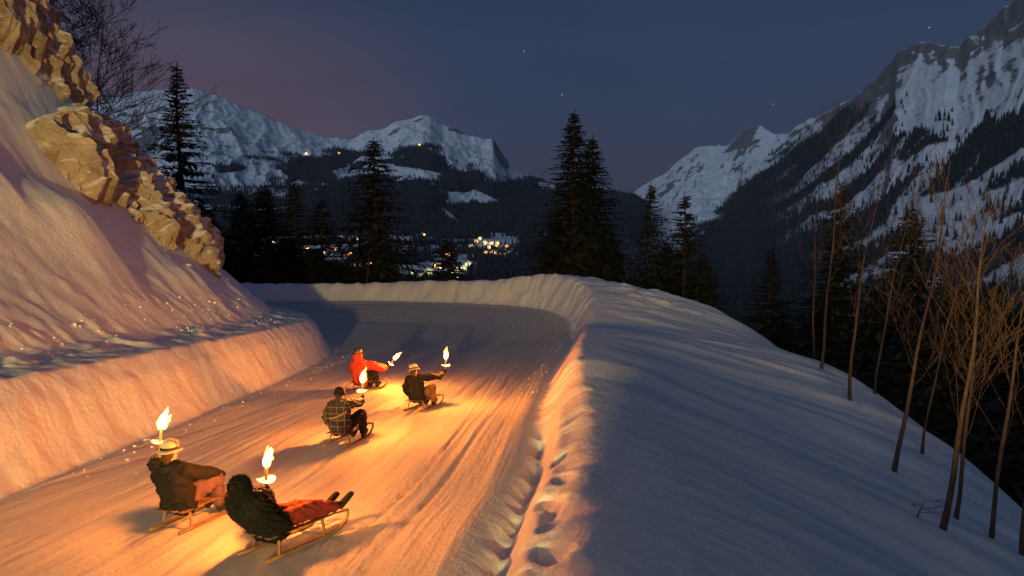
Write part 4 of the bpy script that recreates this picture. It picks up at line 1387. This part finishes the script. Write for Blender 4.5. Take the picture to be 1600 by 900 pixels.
def rider(label, M, sledge_label, torch_label, flame_w, torch_axis, bend, seed, lean=20, hunch=10, torch_side=1, off_hand=(-.26, .12, .45),
          feet=((-.16, .50, .16), (.16, .50, .16)), jacket=M_BLACK, trousers=M_BLACK, hat='felt', arm_r=.062, bulk=1.0, hood=None, hat_tilt=(0, 0), power=1.0, furry=False, scale=.92,
          pelvis_y=-.32, strap=False, knee_out=.25):
    place_sledge(M, sledge_label)
    S = Matrix.Scale(scale, 4)
    Mi = (M @ S).inverted()
    grip_w = torch(torch_label, flame_w, torch_axis, seed, bend, power)
    grip = Mi @ grip_w
    tax = (Mi.to_3x3() @ torch_axis).normalized()
    seat = .243 / scale
    P = Vector((0, pelvis_y, seat + .10))
    l = R(lean); t1 = Vector((0, -math.sin(l), math.cos(l)))
    l2 = R(lean - hunch); t2 = Vector((0, -math.sin(l2), math.cos(l2)))
    Wst = P + t1 * .20
    Ch = Wst + t2 * .20
    Sh = Wst + t2 * .29
    Nk = Wst + t2 * .335
    hl = R(lean * .25 - hunch * .3 - hat_tilt[0]); th_ = Vector((math.sin(R(hat_tilt[1])), -math.sin(hl), math.cos(hl))).normalized()
    Hd = Nk + th_ * .14
    rs = [Sh + Vector((s * .175, .015, -.035)) for s in (-1, 1)]
    hands = [None, None]
    hi = 1 if torch_side > 0 else 0
    # the gripping fist sits on the handle, its wrist towards the shoulder
    dsh = (grip - rs[hi])
    if dsh.length > .60:       # lean the shoulder towards a far hand
        rs[hi] = rs[hi] + dsh.normalized() * (dsh.length - .60)
    wr_dir = (rs[hi] - grip).normalized()
    wrist_t = grip + (wr_dir - tax * wr_dir.dot(tax)).normalized() * .06 - tax * .03
    oh = Vector(off_hand)
    arms = []
    for i, s in enumerate((-1, 1)):
        tgt = wrist_t if i == hi else oh
        el, wr_ = ik(rs[i], tgt, .29, .27, Vector((s * .8, -.35, -.7)))
        arms.append((rs[i], el, wr_))
    hips = [P + Vector((s * .095, .02, 0)) for s in (-1, 1)]
    legs = []
    for i, s in enumerate((-1, 1)):
        kn, an = ik(hips[i], Vector(feet[i]), .45, .43, Vector((s * knee_out, .25, 1)))
        legs.append((hips[i], kn, an))
    # ---- body: one continuous figure
    ch = [[(P, .10), (Wst, .10), (Ch, .115), (Sh, .085), (Nk, .055), (Hd, .06)],
          [(Hd + th_ * .01, .10, (.80, .95, 1.16))], [(Hd + Vector((0, .045, -.055)), .058)],
          [(Hd + Vector((0, .098, -.012)), .017), (Hd + Vector((0, .108, -.03)), .019)],
          [(Hd + Vector((-.082, .0, -.01)), .022, (.5, .8, 1.3))], [(Hd + Vector((.082, .0, -.01)), .022, (.5, .8, 1.3))],
          [(Hd + Vector((-.018, .088, -.062)), .012), (Hd + Vector((.018, .088, -.062)), .012)]]
    for a in arms:
        ch.append([(Sh, .06), (a[0], .055), (a[1], .042), (a[2], .032)])
    for g in legs:
        ch.append([(P, .09), (g[0], .085), (g[1], .058), (g[2], .042), (g[2] + Vector((0, .12, -.02)), .035)])
    me = blob_mesh('person', ch, .013)
    me.materials.clear(); me.materials.append(M_SKIN)
    root = bpy.data.objects.new('person', me); col.objects.link(root)
    root.matrix_world = M @ S
    tag(root, label, 'person', None)
    for s in (-1, 1):
        bm = bmesh.new(); bmesh.ops.create_uvsphere(bm, u_segments=8, v_segments=6, radius=.011)
        m_ = bpy.data.meshes.new('eye'); bm.to_mesh(m_); bm.free(); m_.materials.append(M_EYE)
        e = bpy.data.objects.new('eye', m_); col.objects.link(e); e.parent = root; e.location = Hd + Vector((s * .033, .088, .012))
    # ---- jacket
    b = bulk
    jc = []
    for s in (-1, 1):
        jc.append([(P + Vector((s * .075, -.005, -.04)), .125 * b), (Wst + Vector((s * .07, 0, 0)), .118 * b), (Ch + Vector((s * .085, 0, 0)), .122 * b), (Sh + Vector((s * .09, 0, -.02)), .088 * b)])
    for i, a in enumerate(arms):
        mid = a[0].lerp(a[1], .5)
        jc.append([(Sh, .085 * b), (a[0], .083 * b), (mid, arm_r * 1.22 * b), (a[1], arm_r * 1.1 * b), (a[1].lerp(a[2], .5), arm_r * 1.05 * b), (a[2].lerp(a[1], .06), arm_r * .78 * b)])
    jc.append([(Sh + t2 * .02, .085), (Nk + t2 * .005, .076)])
    if hood == 'down':
        jc.append([(Nk + Vector((-.07, -.07, -.02)), .05), (Nk + Vector((0, -.11, -.05)), .065), (Nk + Vector((.07, -.07, -.02)), .05)])
    jk = blob('jacket', jc, jacket, root, .013, disp=.024 if not furry else .02, dscale=6.5 if not furry else 22, seed=seed)
    if hood == 'up':
        hr_ = .135 if furry else .158
        hc = [[(Hd + Vector((0, -.02, .015)), hr_, (.95, 1.0, 1.12))], [(Nk + Vector((0, -.03, .02)), .11), (Hd + Vector((0, -.03, -.02)), .12)]]
        blob('hood', hc, jacket, root, .013, disp=.010 if not furry else .018, dscale=11 if not furry else 24, seed=seed + 3)
    if furry:
        for o in [c for c in root.children if c.name.split('.')[0] in ('jacket', 'hood')]:
            n = len(o.data.vertices); co = np.zeros(n * 3, np.float32); nr = np.zeros(n * 3, np.float32)
            o.data.vertices.foreach_get('co', co); o.data.vertices.foreach_get('normal', nr)
            co, nr = co.reshape(-1, 3), nr.reshape(-1, 3)
            k = rng.choice(n, min(n, 5200), replace=False)
            c, d = co[k], nr[k] + rng.normal(size=(len(k), 3)) * .45
            sdv = np.cross(d, rng.normal(size=(len(k), 3))); sdv /= np.linalg.norm(sdv, axis=1)[:, None]
            ln = rng.uniform(.010, .028, (len(k), 1))
            V_ = np.stack([c - sdv * .004, c + sdv * .004, c + d * ln], 1).reshape(-1, 3)
            fo = soup('fur', V_, np.arange(len(V_)).reshape(-1, 3), jacket, o)
            fo['kind'] = 'stuff'
    # ---- trousers, boots
    tcn = []
    for g in legs:
        tcn.append([(P + Vector((0, .02, -.01)), .12), (g[0], .125), (g[0].lerp(g[1], .5), .125), (g[1], .112), (g[1].lerp(g[2], .4), .098), (g[2].lerp(g[1], .12), .078)])
    blob('trousers', tcn, trousers, root, .013, disp=.018, dscale=8, seed=seed + 5)
    for g in legs:
        sh = (g[2] - g[1]).normalized()
        toe = Vector((sh.x * .2, .75, .42)).normalized()
        heel = g[2] + sh * .075
        blob('boot', [[(g[2] - sh * .06, .056), (g[2] + sh * .02, .055), (heel, .050)], [(heel, .046), (heel + toe * .12, .048), (heel + toe * .20, .040, (1.15, 1, .9))]], M_BOOT, root, .010)
    # ---- gloved hands: palm, four fingers curled round the grip, thumb from the side
    for i, s in enumerate((-1, 1)):
        wr_ = arms[i][2]
        fdir = (wr_ - arms[i][1]).normalized()
        hc = []
        if i == hi:
            ax = tax
            side = (grip - wr_); side = (side - ax * side.dot(ax)).normalized()
            cross = ax.cross(side).normalized()
            palm = grip - side * .030
            hc.append([(wr_, .036), (palm - side * .015, .036), (palm, .034)])
            hc.append([(palm - ax * .03, .024), (palm + ax * .03, .024)])
            for q in range(4):
                o_ = ax * (-.036 + .024 * q); ln = (.9, 1.0, 1.05, .95)[q]
                c0 = grip + o_
                hc.append([(c0 - side * .028 + cross * .018, .0125), (c0 + cross * .032 * ln, .0118), (c0 + side * .028 * ln + cross * .010, .011), (c0 + side * .024 - cross * .016, .010)])
            hc.append([(palm + ax * .028 - cross * .02, .015), (grip + ax * .040 - cross * .032, .0135), (grip + ax * .048 + side * .012 - cross * .018, .012)])
        else:
            side = fdir
            ax = Vector((s, 0, 0)); ax = (ax - side * ax.dot(side)).normalized()
            cross = side.cross(ax).normalized()
            if cross.z > 0: cross = -cross
            palm = wr_ + side * .06
            hc.append([(wr_, .034), (palm, .034, (1, 1, 1))])
            hc.append([(palm - ax * .03 + side * .02, .022), (palm + ax * .03 + side * .02, .022)])
            for q in range(4):
                o_ = ax * (-.034 + .023 * q); ln = (.85, 1.0, 1.05, .92)[q]
                b0 = palm + o_ + side * .03
                hc.append([(b0, .0125), (b0 + side * .034 * ln + cross * .010, .0118), (b0 + side * .050 * ln + cross * .036, .011), (b0 + side * .036 * ln + cross * .056, .010)])
            hc.append([(palm - ax * s * .03 - side * .02, .016), (palm - ax * s * .052 + side * .012 + cross * .015, .0135), (palm - ax * s * .048 + side * .036 + cross * .03, .012)])
        blob('glove', hc, M_GLOVE, root, .006, smooth_it=2)
    # ---- head gear
    ax = th_
    Mh = Matrix.Translation(Hd) @ ax.to_track_quat('Z', 'Y').to_matrix().to_4x4()
    if hood != 'up':
        blob('hair', [[(Hd + Vector((0, -.025, .02)), .102, (.86, .9, 1.05))], [(Hd + Vector((0, -.055, -.03)), .07), (Nk + Vector((0, -.055, .03)), .045)]], M_HAIR, root, .012, disp=.006, dscale=20)
    if hat == 'felt':
        h = lathe('hat', [(.0, .186), (.045, .182), (.078, .164), (.098, .125), (.108, .055), (.112, .046), (.142, .030), (.150, .036), (.147, .043), (.116, .056), (.1, .06)], M_FELT, root, Mh, wob=.018)
        lathe('hat_band', [(.1065, .056), (.112, .060), (.1085, .090), (.103, .092)], M_BAND, h, Mh)
        V_, F_ = [], []
        p0 = Mh @ Vector((.105, .03, .075)); d = (Mh.to_3x3() @ Vector((.25, -.25, 1))).normalized()
        sdv = d.cross(Vector((0, 0, 1))).normalized()
        for q in range(6):
            t = q / 5; wv = .022 * math.sin(math.pi * (.12 + .8 * t))
            c = p0 + d * .15 * t - (Mh.to_3x3() @ Vector((0, .05, 0))) * t * t
            V_ += [tuple(c - sdv * wv), tuple(c + Vector((0, 0, .003)) + sdv.cross(d) * .004), tuple(c + sdv * wv), tuple(c - sdv.cross(d) * .004)]
        for q in range(5):
            for j in range(4):
                a_, b_, c_, d_ = q * 4 + j, q * 4 + (j + 1) % 4, (q + 1) * 4 + (j + 1) % 4, (q + 1) * 4 + j
                F_ += [(a_, b_, c_), (a_, c_, d_)]
        soup('feather', V_, F_, M_FEATHER, h)
    elif hat == 'beanie':
        h = lathe('hat', [(.0, .150), (.04, .147), (.075, .128), (.098, .09), (.107, .04), (.110, .0), (.114, -.002), (.117, .03), (.112, .038)], M_BLACK, root, Mh)
        lathe('cuff', [(.108, -.012), (.119, -.006), (.120, .030), (.109, .036)], M_BLACK, h, Mh)
    elif hat == 'top':
        dz = .085
        h = lathe('hat', [(.0, .19 + dz), (.112, .192 + dz), (.116, .185 + dz), (.106, .10 + dz), (.106, .045 + dz), (.150, .040 + dz), (.176, .052 + dz), (.172, .060 + dz), (.112, .050 + dz)], M_SILK, root, Mh)
        lathe('hat_band', [(.107, .055 + dz), (.111, .058 + dz), (.111, .086 + dz), (.107, .088 + dz)], M_FEATHER, h, Mh)
    if strap:
        m_ = cloth('pale_strap', (.26, .17, .10))
        V_, F_ = [], []
        n = 14
        for q in range(n + 1):
            t = q / n
            x = -.20 + .42 * t
            z = Wst.z + .0 + .16 * t * t
            yb = -(.205 - .9 * x * x * .9) + (P.y * .0)
            c = Vector((x, Wst.y + yb * .80 - .005 - .10 * (z - Wst.z), z))
            hw = .012 + .016 * t
            V_ += [tuple(c + Vector((0, 0, hw))), tuple(c + Vector((0, -.012, 0))), tuple(c - Vector((0, 0, hw))), tuple(c + Vector((0, .03, 0)))]
        for q in range(n):
            for j in range(4):
                a_, b_, c_, d_ = q * 4 + j, q * 4 + (j + 1) % 4, (q + 1) * 4 + (j + 1) % 4, (q + 1) * 4 + j
                F_ += [(a_, b_, c_), (a_, c_, d_)]
        soup('bag_strap', V_, F_, m_, root, True)
    return root

UPW = Vector((0, 0, 1))
def fl(px, py, v):
    return W(*at(px, py, v))
rider('person in dark hooded jacket, pale felt hat and mauve trousers leaning back on a sledge', slope_matrix(-3.93, 8.55, 16),
      'wooden sledge under the person with pale felt hat and mauve trousers', 'burning torch raised behind the pale felt hat of the mauve trousered person',
      fl(252, 655, 8.75), Vector((.04, .1, 1)), (.07, .0, 0), 101, lean=30, hunch=16, torch_side=-1, off_hand=(.26, .12, .62),
      feet=((-.13, .30, .14), (.15, .24, .14)), jacket=cloth('charcoal_cloth', (.012, .011, .011)), trousers=cloth('mauve_cloth', (.11, .058, .065)), hat='felt', hood='down', bulk=1.45, power=.55)
rider('person in shaggy black hooded coat and red trousers lying back on a sledge', slope_matrix(-2.50, 7.75, 30),
      'wooden sledge under the person in the shaggy black coat', 'burning torch with paper guard held by the person in the shaggy black coat',
      fl(416, 713, 8.0), Vector((.05, -.05, 1)), (.05, .0, 0), 102, lean=54, hunch=10, torch_side=1, off_hand=(-.34, -.12, .42),
      feet=((-.06, .60, .30), (.20, .62, .34)), jacket=cloth('shaggy_black', (.010, .010, .011)), trousers=cloth('red_cloth', (.20, .03, .022)), hat=None, hood='up', furry=True, bulk=1.6, knee_out=.15)
rider('person in dark checked jacket and black hat sitting upright on a sledge', slope_matrix(-3.12, 13.0, 12),
      'wooden sledge under the person in the checked jacket', 'burning torch with paper guard held up by the person in the checked jacket',
      fl(566, 588, 13.3), Vector((0, 0, 1)), (.04, .0, 0), 103, power=1.4, lean=16, hunch=14, torch_side=1, off_hand=(-.27, -.20, .34),
      feet=((-.02, .22, .14), (.24, .20, .14)), jacket=plaid_material(), trousers=M_BLACK, hat='beanie', hood='down', strap=True, bulk=1.25)
rider('person in black jacket, pale felt hat and brown trousers stretching a torch out sideways', slope_matrix(-2.15, 16.5, 20),
      'wooden sledge under the person stretching a torch out sideways', 'burning torch stretched out sideways by the person in brown trousers',
      fl(697, 553, 16.7), Vector((.06, 0, 1)), (.02, .0, 0), 104, power=1.6, lean=20, hunch=10, torch_side=1, off_hand=(-.27, -.24, .34),
      feet=((-.08, .26, .14), (.18, .24, .14)), jacket=cloth('black_quilt', (.016, .015, .014)), trousers=cloth('brown_cord', (.26, .12, .05)), hat='felt', hat_tilt=(0, -12), bulk=1.25)
rider('person in padded red jacket and black top hat on the foremost sledge', slope_matrix(-4.1, 19.3, 24),
      'wooden sledge under the person in the red jacket', 'burning torch held forward by the person in the red jacket',
      fl(620, 556, 19.6), Vector((.7, .1, .85)), (.03, .0, 0), 105, power=1.8, lean=20, hunch=12, torch_side=1, off_hand=(-.33, -.05, .46),
      feet=((-.10, .26, .14), (.18, .26, .14)), jacket=cloth('red_padded', (.55, .055, .035)), trousers=M_BLACK, hat='top', hood='up', bulk=1.5, arm_r=.075)

# ================================================================== evening haze in the valley
def haze():
    V_ = [(x, y, z) for x in (-9000, 11000) for y in (-400, 9500) for z in (-900, 2600)]
    F_ = [(0, 1, 3, 2), (4, 6, 7, 5), (0, 4, 5, 1), (2, 3, 7, 6), (0, 2, 6, 4), (1, 5, 7, 3)]
    m = bpy.data.materials.new('haze_air'); m.use_nodes = True
    t = m.node_tree; t.nodes.clear()
    o_ = t.nodes.new('ShaderNodeOutputMaterial'); pv = t.nodes.new('ShaderNodeVolumePrincipled')
    pv.inputs['Color'].default_value = (.74, .82, 1.0, 1)
    pv.inputs['Density'].default_value = HAZE
    pv.inputs['Anisotropy'].default_value = .0
    t.links.new(pv.outputs[0], o_.inputs['Volume'])
    o = mesh_obj('haze', V_, F_, m)
    tag(o, 'thin blue evening haze filling the valley air', 'haze', kind='stuff')
HAZE = 2.2e-5
haze()
